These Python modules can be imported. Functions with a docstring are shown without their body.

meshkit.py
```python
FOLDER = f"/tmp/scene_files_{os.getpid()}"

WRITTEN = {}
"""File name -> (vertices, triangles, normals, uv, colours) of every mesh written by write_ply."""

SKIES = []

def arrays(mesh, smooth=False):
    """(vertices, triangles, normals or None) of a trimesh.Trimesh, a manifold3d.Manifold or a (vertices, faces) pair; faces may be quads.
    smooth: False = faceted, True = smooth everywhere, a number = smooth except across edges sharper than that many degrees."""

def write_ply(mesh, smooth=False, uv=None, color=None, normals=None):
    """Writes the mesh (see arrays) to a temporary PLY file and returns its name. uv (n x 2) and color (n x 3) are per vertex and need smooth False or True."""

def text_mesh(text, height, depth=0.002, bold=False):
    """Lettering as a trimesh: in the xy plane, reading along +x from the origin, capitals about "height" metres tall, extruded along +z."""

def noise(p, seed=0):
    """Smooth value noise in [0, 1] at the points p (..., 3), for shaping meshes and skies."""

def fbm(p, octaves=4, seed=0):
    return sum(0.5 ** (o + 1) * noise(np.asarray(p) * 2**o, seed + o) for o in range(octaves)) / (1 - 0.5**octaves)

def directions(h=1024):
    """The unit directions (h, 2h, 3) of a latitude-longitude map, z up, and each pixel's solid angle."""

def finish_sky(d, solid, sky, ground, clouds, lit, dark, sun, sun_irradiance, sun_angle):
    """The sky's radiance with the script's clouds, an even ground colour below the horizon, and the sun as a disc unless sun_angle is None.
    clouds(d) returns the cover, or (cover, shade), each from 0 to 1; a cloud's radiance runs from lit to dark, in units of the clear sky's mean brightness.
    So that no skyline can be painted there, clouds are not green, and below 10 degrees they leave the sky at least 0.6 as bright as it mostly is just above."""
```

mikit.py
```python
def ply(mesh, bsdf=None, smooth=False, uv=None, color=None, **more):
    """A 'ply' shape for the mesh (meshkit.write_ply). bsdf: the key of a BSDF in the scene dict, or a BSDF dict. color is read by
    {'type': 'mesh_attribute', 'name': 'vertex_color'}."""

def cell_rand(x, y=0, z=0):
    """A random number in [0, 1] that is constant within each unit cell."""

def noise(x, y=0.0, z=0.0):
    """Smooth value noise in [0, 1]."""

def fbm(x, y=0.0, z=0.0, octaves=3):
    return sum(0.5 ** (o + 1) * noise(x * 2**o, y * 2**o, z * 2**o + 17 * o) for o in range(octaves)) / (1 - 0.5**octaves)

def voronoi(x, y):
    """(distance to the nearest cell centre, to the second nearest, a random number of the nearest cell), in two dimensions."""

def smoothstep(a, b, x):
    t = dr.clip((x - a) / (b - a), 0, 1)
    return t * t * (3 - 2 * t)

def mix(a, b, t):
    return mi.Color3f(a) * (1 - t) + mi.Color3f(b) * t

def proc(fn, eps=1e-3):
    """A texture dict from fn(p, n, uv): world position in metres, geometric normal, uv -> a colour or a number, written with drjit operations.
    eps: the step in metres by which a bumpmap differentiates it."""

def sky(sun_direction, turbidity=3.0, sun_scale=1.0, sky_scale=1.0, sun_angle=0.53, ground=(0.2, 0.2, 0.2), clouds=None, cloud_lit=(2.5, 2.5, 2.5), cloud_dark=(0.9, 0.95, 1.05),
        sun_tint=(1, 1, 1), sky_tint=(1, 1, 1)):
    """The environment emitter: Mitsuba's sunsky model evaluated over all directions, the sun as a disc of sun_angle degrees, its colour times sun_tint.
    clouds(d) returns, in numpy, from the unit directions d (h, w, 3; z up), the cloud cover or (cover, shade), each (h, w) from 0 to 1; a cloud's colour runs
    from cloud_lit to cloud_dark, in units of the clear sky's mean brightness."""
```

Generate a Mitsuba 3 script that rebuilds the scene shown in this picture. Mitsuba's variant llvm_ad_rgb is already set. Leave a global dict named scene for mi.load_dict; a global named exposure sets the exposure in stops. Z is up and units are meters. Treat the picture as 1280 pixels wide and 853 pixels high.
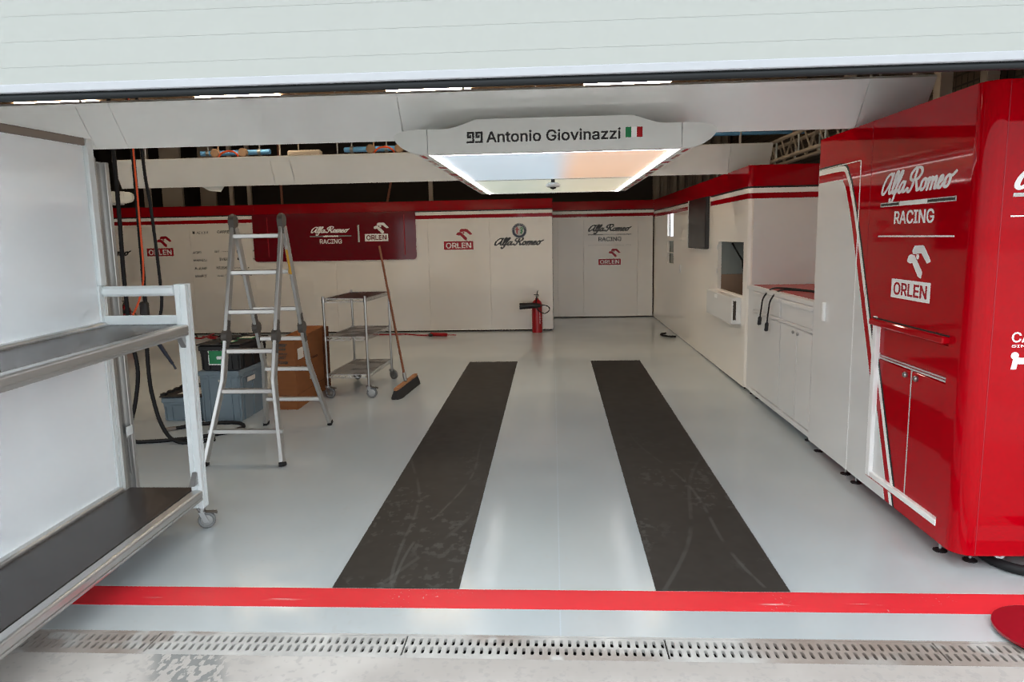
import math, random
import numpy as np, trimesh
import mitsuba as mi, drjit as dr
import mikit, meshkit
from mikit import proc, noise, fbm, smoothstep, mix, cell_rand
from shapely.geometry import Polygon, LineString, Point, box as sbox, MultiPolygon
from shapely.ops import unary_union
from shapely import affinity
import manifold3d as m3
random.seed(7); np.random.seed(7)
T = mi.ScalarTransform4f
scene, labels = {'type': 'scene'}, {}

# ------------------------------------------------------------------ camera, sky, exposure
EYE = np.array([0, 0, 1.68])
PITCH, YAW, ROLL, FOCAL = .14446, .05914, -.01971, 890.6
_f = np.array([-math.sin(YAW)*math.cos(PITCH), math.cos(YAW)*math.cos(PITCH), -math.sin(PITCH)])
_r = np.array([math.cos(YAW), math.sin(YAW), 0]); _u = np.cross(_r, _f)
_up = -_r*math.sin(ROLL) + _u*math.cos(ROLL)
scene['camera'] = {'type': 'perspective', 'fov_axis': 'x', 'fov': math.degrees(2*math.atan(640/FOCAL)), 'near_clip': .05, 'far_clip': 500.,
                   'to_world': T().look_at(origin=EYE.tolist(), target=(EYE+_f).tolist(), up=_up.tolist())}
exposure = 0.62
SKY, LAMP, STRIP, GLOW = 1.14, 18.5, 5.0, .295
def clouds(d):   # an even overcast, brightest overhead
    n = meshkit.fbm(d*3.0, 4, 5)
    return np.ones(d.shape[:2]), np.clip(1-np.clip(d[..., 2], 0, 1)+.25*(n-.5), 0, 1)
scene['sky'] = mikit.sky((-.3, -.8, .9), turbidity=4.0, sun_scale=0.0, sky_scale=16.4*SKY, ground=(.42, .41, .40), clouds=clouds,
                         cloud_lit=(.94, 1.0, 1.04), cloud_dark=(.38, .41, .43))

# ------------------------------------------------------------------ materials
def rgb(*c): return {'type': 'rgb', 'value': list(map(float, c))}
def mat(key, color, rough=.4, metal=0., spec=.5, coat=0., coat_gloss=.9, bump=None, bscale=1., **kw):
    base = color if isinstance(color, dict) else rgb(*color)
    b = {'type': 'principled', 'base_color': base, 'roughness': rough, 'metallic': metal, 'specular': spec, **kw}
    if coat: b |= {'clearcoat': coat, 'clearcoat_gloss': coat_gloss}
    if bump: b = {'type': 'bumpmap', 'arbitrary': bump, 'scale': bscale, 'nested': b}
    scene['look_' + key] = {'type': 'twosided', 'nested': b}
    return key

def floor_c(p, n, uv):
    big = fbm(p.x*.9, p.y*.9, 0, 3); sp = noise(p.x*38, p.y*38, 0); s2 = noise(p.x*7+3, p.y*7, 2)
    c = mix((.395, .435, .448), (.45, .485, .492), smoothstep(.3, .7, big))
    c = mix(c, (.42, .42, .40), .22*smoothstep(.80, .93, sp)*smoothstep(.5, .75, s2))
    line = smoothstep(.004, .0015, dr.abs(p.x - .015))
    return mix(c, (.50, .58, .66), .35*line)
mat('epoxy', proc(floor_c), rough=.16, spec=.5)
def concrete_c(p, n, uv):
    a = fbm(p.x*2.2, p.y*2.2, 0, 4); b = fbm(p.x*26, p.y*26, 3, 3); w = noise(p.x*1.1+9, p.y*1.6, 1)
    c = mix((.38, .355, .33), (.49, .465, .435), smoothstep(.25, .75, a))
    c = mix(c, (.30, .29, .28), .35*smoothstep(.60, .74, fbm(p.x*40, p.y*40, 3, 3)))
    tyre = smoothstep(.20, .10, dr.abs(p.x + 1.42 + .55*(p.y-2.45)))*smoothstep(.48, .56, fbm(p.x*52, p.y*30, 7, 3))*smoothstep(1.9, 2.2, p.y)
    return mix(c, (.16, .17, .17), .75*tyre)
mat('concrete', proc(concrete_c), rough=.85, spec=.3)
def grate_c(p, n, uv):
    a = fbm(p.x*9, p.y*15, 0, 3); st = smoothstep(.52, .62, fbm(p.x*1.6+4, p.y*3, 5, 2))
    c = mix((.34, .335, .32), (.50, .49, .465), a)
    d = smoothstep(.85, 1.05, p.x)*smoothstep(1.85, 1.6, p.x); e = smoothstep(-2.0, -1.93, p.x)*smoothstep(-1.75, -1.86, p.x)
    c = mix(c, (.16, .125, .10), dr.minimum(.8, d*(.35+.6*noise(p.x*7, p.y*9, 9)) + .7*e*noise(p.x*20, p.y*30, 2)))
    return mix(c, (.25, .20, .17), .65*st*smoothstep(.4, .6, noise(p.x*11, p.y*14, 4)+.25))
mat('grate', proc(grate_c), rough=.7, spec=.3)
def mat_c(p, n, uv):
    x, y = p.x, p.y
    def scuff(a, b, w, ph): return smoothstep(w, w*.25, dr.abs(x - a - b*(y-3.9) - .05*dr.sin(y*3+ph)))
    m = fbm(x*14, y*14, 0, 3)
    near = smoothstep(6.2, 3.6, y)
    s = .6*scuff(-.72, .10, .012, 0)+.5*scuff(-.86, -.15, .014, 1.1)+.35*scuff(-.62, .32, .02, 2.2)+.55*scuff(.93, -.14, .014, .4)+.4*scuff(.72, .30, .018, 2.9)
    s = s*smoothstep(.3, .6, fbm(x*9, y*9, 4, 2))*near
    feet = smoothstep(.56, .75, fbm(x*30+7, y*22, 8, 3))*smoothstep(.50, .68, noise(x*3.1, y*2.3, 3))*near
    c = mix((.024, .0215, .019), (.031, .028, .025), m)
    return mix(c, (.12, .125, .12), dr.minimum(.5, .5*s + .26*feet))
mat('rubber_mat', proc(mat_c), rough=.5, spec=.28)
def tape_c(p, n, uv):
    s = smoothstep(.012, .004, dr.abs(p.y - 3.10 - .004*dr.sin(p.x*5)))*smoothstep(.60, .75, fbm(p.x*6.2, p.y*60, 1, 3))*smoothstep(.5, .75, noise(p.x*1.7, 1, 1))
    s = dr.maximum(s, smoothstep(.88, .95, noise(p.x*110, p.y*110, 2))*smoothstep(.76, .86, noise(p.x*4, p.y*6, 6)))
    return mix(mix((.62, .018, .028), (.70, .025, .035), noise(p.x*2, p.y*4, 0)), (.8, .62, .62), .45*s)
mat('tape_red', proc(tape_c), rough=.45)

mat('white_gloss', (.87, .83, .77), rough=.13, spec=.5)
mat('white_cabinet', (.72, .72, .71), rough=.2, spec=.5)
mat('white_fascia', (.84, .855, .84), rough=.06, spec=.8)
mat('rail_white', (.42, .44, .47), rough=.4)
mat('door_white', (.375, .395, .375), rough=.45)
mat('white_sign', (.74, .765, .74), rough=.35)
mat('white_board', (.88, .93, .96), rough=.1, spec=.5)
mat('white_print', (.92, .92, .91), rough=.4)
mat('red_gloss', (.33, .0, .006), rough=.07, spec=.25)
mat('red_cabinet', (.44, .0, .006), rough=.045, spec=.19)
mat('red_deep', (.15, .0, .007), rough=.09, spec=.5)
mat('red_print', (.36, .004, .015), rough=.4)
mat('red_top', (.36, .045, .04), rough=.35)
mat('red_paint', (.36, .003, .008), rough=.25, coat=.5)
mat('disc_red', (.24, .004, .012), rough=.04, spec=.9)
mat('black_print', (.012, .013, .014), rough=.4)
mat('grey_print', (.22, .22, .22), rough=.4)
mat('navy_print', (.012, .02, .05), rough=.35)
mat('silver_print', (.55, .55, .54), rough=.3)
mat('green_print', (.015, .22, .08), rough=.4)
mat('seam', (.5, .48, .45), rough=.6)
mat('black_rubber', (.011, .011, .012), rough=.55, spec=.25)
mat('seal', (.012, .015, .017), rough=.45, spec=.3)
mat('black_plastic', (.016, .016, .017), rough=.42)
mat('screen', (.011, .008, .007), rough=.25, spec=.3)
mat('alu', (.53, .53, .52), rough=.34, metal=.85)
mat('alu_white', (.72, .77, .78), rough=.3, metal=.1)
mat('alu_dark', (.23, .20, .18), rough=.4, metal=.5)
mat('chrome', (.46, .46, .46), rough=.22, metal=1.)
mat('tyre_grey', (.14, .145, .145), rough=.5)
mat('steel', (.36, .36, .355), rough=.38, metal=.9)
mat('hinge_grey', (.075, .066, .058), rough=.55)
def shelf_c(p, n, uv):
    return mix((.16, .165, .16), (.33, .34, .33), smoothstep(.35, .65, fbm(p.x*7, p.y*7, p.z*3, 3)))
mat('shelf_grey', proc(shelf_c), rough=.35, metal=.4)
mat('shelf_dark', (.022, .017, .016), rough=.28, spec=.4)
mat('crate_grey', (.17, .22, .255), rough=.5)
mat('crate_black', (.014, .014, .015), rough=.5)
mat('paper', (.62, .58, .52), rough=.8)
def card_c(p, n, uv):
    return mix((.21, .075, .027), (.245, .095, .036), fbm(p.x*12, p.y*12, p.z*40, 3))
mat('cardboard', proc(card_c), rough=.85, spec=.2)
mat('card_dark', (.10, .035, .015), rough=.9, spec=.2)
def wood_c(p, n, uv):
    return mix((.16, .05, .022), (.25, .085, .04), fbm(p.x*30, p.y*30, p.z*3, 3))
mat('wood', proc(wood_c), rough=.45)
mat('wood_light', (.36, .16, .07), rough=.5)
mat('bristle', (.018, .016, .016), rough=.8)
mat('blue_pipe', (.16, .45, .80), rough=.2)
mat('orange', (.75, .09, .02), rough=.4)
mat('blue_plastic', (.02, .06, .55), rough=.4)
mat('gun_blue', (.012, .018, .035), rough=.4)
mat('beige_metal', (.50, .43, .35), rough=.6)
mat('brown_pipe', (.30, .12, .07), rough=.6)
mat('rust_brown', (.28, .18, .11), rough=.6)
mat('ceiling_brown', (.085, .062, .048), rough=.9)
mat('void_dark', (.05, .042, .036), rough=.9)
mat('niche_green', (.27, .30, .285), rough=.4)
mat('niche_brown', (.30, .20, .14), rough=.6)
mat('curtain', (.30, .25, .20), rough=.8)
def block_c(p, n, uv):
    gx = dr.abs(p.y*11 - dr.floor(p.y*11) - .5); gz = dr.abs(p.z*11 - dr.floor(p.z*11) - .5)
    j = dr.maximum(smoothstep(.36, .46, gx), smoothstep(.36, .46, gz))
    return mix((.085, .06, .042), (.035, .027, .021), j)
mat('mesh_wall', proc(block_c), rough=.85)
mat('yellow_print', (.65, .36, .04), rough=.5)
mat('drain_dark', (.03, .03, .03), rough=.95, spec=.1)
mat('glass_dome', (.62, .64, .62), rough=.2)

# ------------------------------------------------------------------ mesh helpers
def fz(y):
    y = np.asarray(y, float); t = np.clip(y-8, 0, 2)
    return np.where(y < 8, .015*(np.minimum(y, 8)-3), .075 + .015*(t - t*t/4))
def cat(*ms): return trimesh.util.concatenate([m for m in ms if m is not None])
def bx(x0, x1, y0, y1, z0, z1, c=0.):
    lo, hi = np.minimum([x0, y0, z0], [x1, y1, z1]), np.maximum([x0, y0, z0], [x1, y1, z1])
    if c <= 0:
        b = trimesh.creation.box(hi-lo); b.apply_translation((lo+hi)/2); return b
    c = min(c, *(0.45*(hi-lo)))
    pts = []
    for s in np.ndindex(2, 2, 2):
        p = np.where(np.array(s) == 1, hi, lo); d = np.where(np.array(s) == 1, -1, 1)*c
        for k in range(3):
            q = p + d; q[k] = p[k]; pts.append(q)
    return trimesh.convex.convex_hull(np.array(pts))
def cyl(p0, p1, r, n=16, r2=None):
    p0, p1 = np.array(p0, float), np.array(p1, float)
    if r2 is None:
        return trimesh.creation.cylinder(r, segment=[p0, p1], sections=n)
    L = np.linalg.norm(p1-p0)
    m = trimesh.creation.revolve(np.array([[0, 0], [r, 0], [r2, L], [0, L]]), sections=n)
    m.apply_transform(trimesh.geometry.align_vectors([0, 0, 1], (p1-p0)/L)); m.apply_translation(p0); return m
def spline(P, n=10):
    P = np.array(P, float); Q = np.vstack([2*P[0]-P[1], P, 2*P[-1]-P[-2]]); out = []
    for i in range(1, len(Q)-2):
        t = np.linspace(0, 1, n, endpoint=False)[:, None]; a, b, c, d = Q[i-1], Q[i], Q[i+1], Q[i+2]
        out.append(.5*((2*b)+(-a+c)*t+(2*a-5*b+4*c-d)*t**2+(-a+3*b-3*c+d)*t**3))
    return np.vstack([*out, P[-1:]])
def tube(P, r, n=8, smooth=8):
    P = spline(P, smooth) if smooth > 1 and len(P) > 2 else np.array(P, float)
    keep = [0]
    for i in range(1, len(P)):
        if np.linalg.norm(P[i]-P[keep[-1]]) > r*.3: keep.append(i)
    P = P[keep]
    t = np.gradient(P, axis=0); t /= np.linalg.norm(t, axis=1, keepdims=True)
    ref = np.array([.31, .9, .17]); ref -= t[0]*(ref@t[0]); ref /= np.linalg.norm(ref)
    V = []
    for i in range(len(P)):
        ref = ref - t[i]*(ref@t[i]); ref /= np.linalg.norm(ref); b = np.cross(t[i], ref)
        a = np.arange(n)*2*np.pi/n
        V.append(P[i] + r*(np.cos(a)[:, None]*ref + np.sin(a)[:, None]*b))
    V = np.vstack(V); F = []
    for i in range(len(P)-1):
        for k in range(n):
            a, b = i*n+k, i*n+(k+1) % n; F += [[a, b, b+n], [a, b+n, a+n]]
    e = len(V); V = np.vstack([V, P[0], P[-1]])
    for k in range(n):
        F += [[e, (k+1) % n, k], [e+1, (len(P)-1)*n+k, (len(P)-1)*n+(k+1) % n]]
    return trimesh.Trimesh(V, F, process=False)
def lathe(prof, at=(0, 0, 0), n=24, axis=(0, 0, 1)):
    m = trimesh.creation.revolve(np.array(prof, float), sections=n)
    if tuple(axis) != (0, 0, 1): m.apply_transform(trimesh.geometry.align_vectors([0, 0, 1], axis))
    m.apply_translation(at); return m
def polys(g):
    if g.is_empty: return []
    return [p for p in getattr(g, 'geoms', [g]) if p.geom_type == 'Polygon' and p.area > 1e-9]
def ext(g, d):
    return cat(*[trimesh.creation.extrude_polygon(p, d, engine='earcut') for p in polys(g)])
FRONT = np.array([[1, 0, 0, 0], [0, 0, -1, 0], [0, 1, 0, 0], [0, 0, 0, 1.]])     # u = +x, v = z, out = -y
SIDE = np.array([[0, 0, -1, 0], [-1, 0, 0, 0], [0, 1, 0, 0], [0, 0, 0, 1.]])     # u = -y, v = z, out = -x
TOPF = np.eye(4)                                                                 # u = x, v = y, out = +z
def on(m, face, at):
    m = m.copy(); m.apply_transform(face); m.apply_translation(at); return m
def pr(g, d, face, at): return on(ext(g, d), face, at)
def text2(s, w, h, bold=True, d=.0015):
    """lettering w wide and capitals h tall, from the origin"""
    m = meshkit.text_mesh(s, h, d, bold); lo, hi = m.bounds
    m.apply_translation([-lo[0], 0, 0]); m.apply_scale([w/(hi[0]-lo[0]), 1, 1]); return m
def arrow_bird(w):
    up = Polygon([(.22, .60), (.30, .70), (.67, .71), (.74, .66), (1.0, .39), (.88, .35), (.62, .57), (.25, .54)])
    lo = Polygon([(0, .36), (.05, .46), (.14, .50), (.30, .48), (.67, .12), (.63, 0), (.52, .04), (.24, .34), (.10, .33)])
    g = unary_union([up, lo, Point(.45, .47).buffer(.04)]).buffer(.02)
    return affinity.scale(g, w, w, origin=(0, 0))
def script(w, wt=.10, slant=.38):
    """the words Alfa Romeo in a joined italic hand, w wide"""
    S = [[(1.25, 1.55), (1.0, 1.92), (.55, 1.7), (.2, 1.0), (.15, .3), (.4, .03), (.8, .5), (1.15, 1.2), (1.3, 1.85)], [(1.3, 1.9), (1.15, 1.0), (1.15, .25), (1.35, .05), (1.6, .4), (1.9, 1.3), (1.95, 1.9), (1.8, 2.05), (1.65, 1.7), (1.58, .6), (1.68, .08), (1.9, .2), (2.25, 1.0), (2.5, 1.75), (2.45, 2.02), (2.3, 1.9), (2.15, 1.2), (2.02, .1), (1.9, -.6), (1.7, -.85), (1.5, -.68), (1.5, -.5)],
         [(2.1, .1), (2.4, .35)], [(3.05, .85), (2.8, 1.0), (2.5, .6), (2.48, .15), (2.7, .03), (2.95, .45), (3.1, .97)], [(3.1, .97), (3.02, .3), (3.17, .04), (3.5, .35)],
         [(3.6, .32), (3.62, .1), (3.85, .02), (4.1, .5), (4.3, 1.85)], [(3.95, 1.0), (3.68, 1.2), (3.72, 1.7), (4.15, 2.06), (4.75, 2.0), (4.95, 1.6), (4.7, 1.15), (4.22, 1.0)], [(4.4, 1.05), (4.65, .4), (4.85, .04), (5.1, .25)],
         [(5.45, 1.0), (5.2, .75), (5.18, .25), (5.4, .02), (5.66, .3), (5.66, .8), (5.45, 1.0)], [(5.55, .95), (5.85, .85), (6.0, .95), (5.98, 0)], [(6.0, .5), (6.25, 1.0), (6.42, .8), (6.38, 0)], [(6.4, .5), (6.65, 1.0), (6.82, .8), (6.78, .2), (6.92, .03), (7.15, .4)],
         [(7.15, .45), (7.45, .65), (7.45, .95), (7.28, .98), (7.12, .55), (7.2, .08), (7.45, .05), (7.75, .5)], [(8.05, 1.0), (7.8, .75), (7.78, .25), (8.0, .02), (8.26, .3), (8.26, .8), (8.05, 1.0)], [(8.1, .98), (8.4, .9), (8.7, 1.2)]]
    g = unary_union([LineString(spline(s, 6)).buffer(wt, cap_style=1) for s in S]).simplify(.012)
    g = affinity.affine_transform(g, [1.5, slant, 0, 1, 0, 0])
    x0, _, x1, _ = g.bounds; k = w/(x1-x0)
    return affinity.scale(affinity.translate(g, -x0, 0), k, k, origin=(0, 0))

used = set()
def uniq(k):
    if k not in used: used.add(k); return k
    i = 1
    while f'{k}_{i:03d}' in used: i += 1
    k = f'{k}_{i:03d}'; used.add(k); return k
def thing(name, label, category, group=None):
    k = uniq(name); labels[k] = {'label': label, 'category': category}
    if group: labels[k]['group'] = group
    return k
def struct(name, label=None):
    k = uniq(name); labels[k] = {'kind': 'structure'}
    if label: labels[k]['label'] = label
    return k
def part(parent, name, mesh, bsdf, smooth=30, label=None, kind=None, **more):
    k = uniq(parent + '__' + name)
    scene[k] = mikit.ply(mesh, 'look_' + bsdf, smooth, **more)
    if label or kind: labels[k] = {**({'label': label} if label else {}), **({'kind': kind} if kind else {})}
    return k
def solo(key, mesh, bsdf, smooth=30, **more):
    scene[key] = mikit.ply(mesh, 'look_' + bsdf, smooth, **more); return key
def glow(radiance): return {'emitter': {'type': 'area', 'radiance': radiance}}

# ------------------------------------------------------------------ the building shell
ys = np.unique(np.concatenate([np.linspace(2.826, 8, 12), np.linspace(8, 10, 13), [11, 12, 13, 14, 16]]))
def sheet(x0, x1, ys, dz=0., th=0.):
    n = len(ys); z = fz(ys)+dz
    V = np.vstack([np.c_[np.full(n, x0), ys, z], np.c_[np.full(n, x1), ys, z]])
    F = []
    for i in range(n-1): F += [[i, n+i, n+i+1], [i, n+i+1, i+1]]
    if th:
        V = np.vstack([V, V-[0, 0, th]]); m = 2*n
        for i in range(n-1): F += [[m+i, m+n+i+1, m+n+i], [m+i, m+i+1, m+n+i+1], [i, i+1, m+i+1], [i, m+i+1, m+i], [n+i, m+n+i+1, n+i+1], [n+i, m+n+i, m+n+i+1]]
        F += [[0, m, m+n], [0, m+n, n], [n-1, 2*n-1, m+2*n-1], [n-1, m+2*n-1, m+n-1]]
    return trimesh.Trimesh(V, F, process=False)
k = struct('floor', 'glossy pale grey epoxy garage floor'); solo(k, sheet(-10, 3.7, ys, 0, .12), 'epoxy', 20)
k = struct('pavement', 'worn concrete apron in front of the garage')
solo(k, cat(bx(-40, 40, -45, 2.655, -.15, -.006), bx(-40, -3.3, 2.655, 2.83, -.15, -.006), bx(3.0, 40, 2.655, 2.83, -.15, -.006)), 'concrete', False)
k = struct('ceiling', 'dark brown garage ceiling')
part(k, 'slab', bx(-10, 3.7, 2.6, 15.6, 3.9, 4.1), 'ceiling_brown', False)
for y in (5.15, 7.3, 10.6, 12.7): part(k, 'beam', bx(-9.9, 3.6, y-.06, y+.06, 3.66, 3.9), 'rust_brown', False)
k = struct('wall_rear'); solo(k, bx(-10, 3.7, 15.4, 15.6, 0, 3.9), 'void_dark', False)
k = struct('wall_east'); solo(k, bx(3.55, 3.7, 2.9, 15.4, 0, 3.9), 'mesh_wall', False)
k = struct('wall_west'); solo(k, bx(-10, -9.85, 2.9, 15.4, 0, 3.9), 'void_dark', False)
k = struct('wall_front', 'front wall above and beside the shutter opening')
solo(k, cat(bx(-12, 6, 2.62, 2.70, 2.95, 5.2), bx(-12, -4.6, 2.62, 2.9, -.01, 2.95), bx(3.4, 6, 2.62, 2.9, -.01, 2.95)), 'white_sign', False)
for x, y in ((3.07, 6.0), (3.45, 6.05), (3.3, 8.4)):
    k = struct('column'); solo(k, bx(x-.05, x+.05, y-.05, y+.05, float(fz(y)), 3.9, .006), 'beige_metal', False)

# shutter
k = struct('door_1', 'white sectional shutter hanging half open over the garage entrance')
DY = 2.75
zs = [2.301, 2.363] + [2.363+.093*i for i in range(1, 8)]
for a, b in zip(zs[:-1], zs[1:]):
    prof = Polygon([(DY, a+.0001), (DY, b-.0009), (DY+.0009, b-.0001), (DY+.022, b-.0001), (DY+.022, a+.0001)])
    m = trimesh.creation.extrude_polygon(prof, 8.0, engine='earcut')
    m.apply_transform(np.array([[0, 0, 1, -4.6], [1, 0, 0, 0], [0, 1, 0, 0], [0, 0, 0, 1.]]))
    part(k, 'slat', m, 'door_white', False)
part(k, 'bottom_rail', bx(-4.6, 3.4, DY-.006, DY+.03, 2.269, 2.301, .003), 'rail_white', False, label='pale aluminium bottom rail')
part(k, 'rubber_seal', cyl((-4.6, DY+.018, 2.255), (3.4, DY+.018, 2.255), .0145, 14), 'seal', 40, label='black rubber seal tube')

# trench drain
k = struct('drain_channel'); solo(k, cat(bx(-3.3, 3.0, 2.66, 2.67, -.15, -.008), bx(-3.3, 3.0, 2.815, 2.826, -.15, -.008), bx(-3.3, 3.0, 2.66, 2.826, -.16, -.15)), 'drain_dark', False)
edges = [-2.82, -1.73, -.64, .45, 1.54, 2.63]
dl = ['grey slotted drain cover half hidden under the aluminium rack', 'grey slotted drain cover just right of the rack corner', 'grey slotted drain cover in front of the two dark floor mats',
      'pale slotted drain cover right of centre in the threshold', 'brown-stained slotted drain cover beside the red disc']
for i, (a, b) in enumerate(zip(edges[:-1], edges[1:])):
    a, b = a+.004, b-.004; g = sbox(a, 2.672, b, 2.814); L = b-a; n = 31
    holes = []
    for r, yc in ((0, 2.713), (1, 2.773)):
        for j in range(n):
            x = a + (j+.5+(.22 if r else -.22))*L/n
            holes.append(LineString([(x, yc-.018), (x, yc+.018)]).buffer(.0068, quad_segs=2))
    th = thing('drain_cover', dl[i], 'drain cover', 'slotted covers of the threshold drain')
    solo(th, pr(g.difference(unary_union(holes)), .016, TOPF, (0, 0, -.022)), 'grate', False)
k = struct('trim_1', 'pale concrete lip along the drain'); solo(k, cat(bx(-3.3, 3.0, 2.655, 2.671, -.03, -.0055), bx(-3.3, 3.0, 2.815, 2.83, -.03, -.004)), 'grate', False)

# ------------------------------------------------------------------ modular walls
BAND0, BAND1, TOP, BASE = 2.15, 2.34, 2.34, .105
def bands_front(parent, x0, x1, Y, top, notch=None):
    part(parent, 'red_band', bx(x0, x1, Y-.003, Y+.03, top-.165, top, .003), 'red_gloss', False, label='glossy red top band')
    segs = [(x0, x1)] if notch is None else [(x0, notch[0]), (notch[1], x1)]
    for a, b in segs:
        part(parent, 'black_line', bx(a, b, Y-.002, Y+.01, top-.185, top-.165), 'black_print', False)
        part(parent, 'white_stripe', bx(a, b, Y-.003, Y+.01, top-.235, top-.187), 'white_print', False)
        part(parent, 'red_stripe', bx(a, b, Y-.002, Y+.01, top-.30, top-.24), 'red_gloss', False, label='thin red stripe')
def plate_logo(parent, u0, v0, w, h, face, at, plate, letters, bird_w, bird_at, bird_mat):
    part(parent, 'logo_plate', pr(sbox(0, 0, w, h), .0015, face, at(u0, v0, 0)), plate, False)
    part(parent, 'lettering', on(text2('ORLEN', w*.86, h*.62), face, at(u0+w*.07, v0+h*.19, .0015)), letters, False)
    part(parent, 'bird_emblem', pr(arrow_bird(bird_w), .0015, face, at(*bird_at, 0)), bird_mat, False)

# back left
YB, TB = 12.1, 2.315
k = struct('wall_back_left', 'cream white modular wall with red top band and sponsor logos')
seams = [-8.9, -7.6, -6.25, -5.15, -3.72, -2.11, -1.06, -.004]
for a, b in zip(seams[:-1], seams[1:]):
    part(k, 'panel', bx(a+.0008, b-.0008, YB, YB+.03, BASE+.01, TB-.01, .002), 'white_gloss', False)
part(k, 'backing', bx(-8.9, -.01, YB+.03, YB+.08, BASE+.02, TB-.02), 'seam', False)
bands_front(k, -8.9, 0, YB, TB, (-5.13, -2.31))
for a in (-5.1, -4.3, -2.11): part(k, 'band_seam', bx(a-.004, a+.004, YB-.0045, YB-.002, TB-.165, TB), 'red_print', False)
atB = lambda u, v, o: (u, YB-o-.0002, v)
hz0, hz1 = 1.345, TB-.165
hatch = sbox(-5.12, hz0+.05, -2.31, hz1).union(sbox(-5.12, hz0, -2.31, hz0+.2).buffer(-.05).buffer(.05, 8))
part(k, 'red_hatch', cat(pr(hatch, .035, FRONT, (0, YB, 0)), pr(sbox(-4.36, hz0+.06, -2.52, hz1-.05), .006, FRONT, (0, YB-.035, 0))), 'red_deep', False, label='dark red glossy hatch cover with rounded lower corners')
for x in (-4.86, -2.50): part(k, 'hatch_groove', bx(x-.008, x+.008, YB-.042, YB-.034, hz0+.08, hz1-.05), 'red_print', False)
HY = YB-.0412
atH = lambda u, v, o: (u, HY-o, v)
part(k, 'script_lettering', pr(script(.68, .15), .0015, FRONT, atH(-4.11, 1.82, 0)), 'white_print', False, label='white script lettering')
for a, b, mm in ((-4.13, -3.9, 'grey_print'), (-3.9, -3.64, 'white_print'), (-3.64, -3.41, 'grey_print')): part(k, 'bar', bx(a, b, HY-.002, HY, 1.748, 1.772), mm, False)
part(k, 'lettering', on(text2('RACING', .38, .075), FRONT, atH(-3.96, 1.635, 0)), 'white_print', False)
part(k, 'divider', bx(-3.30, -3.27, HY-.002, HY, 1.65, 1.94), 'silver_print', False)
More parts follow.
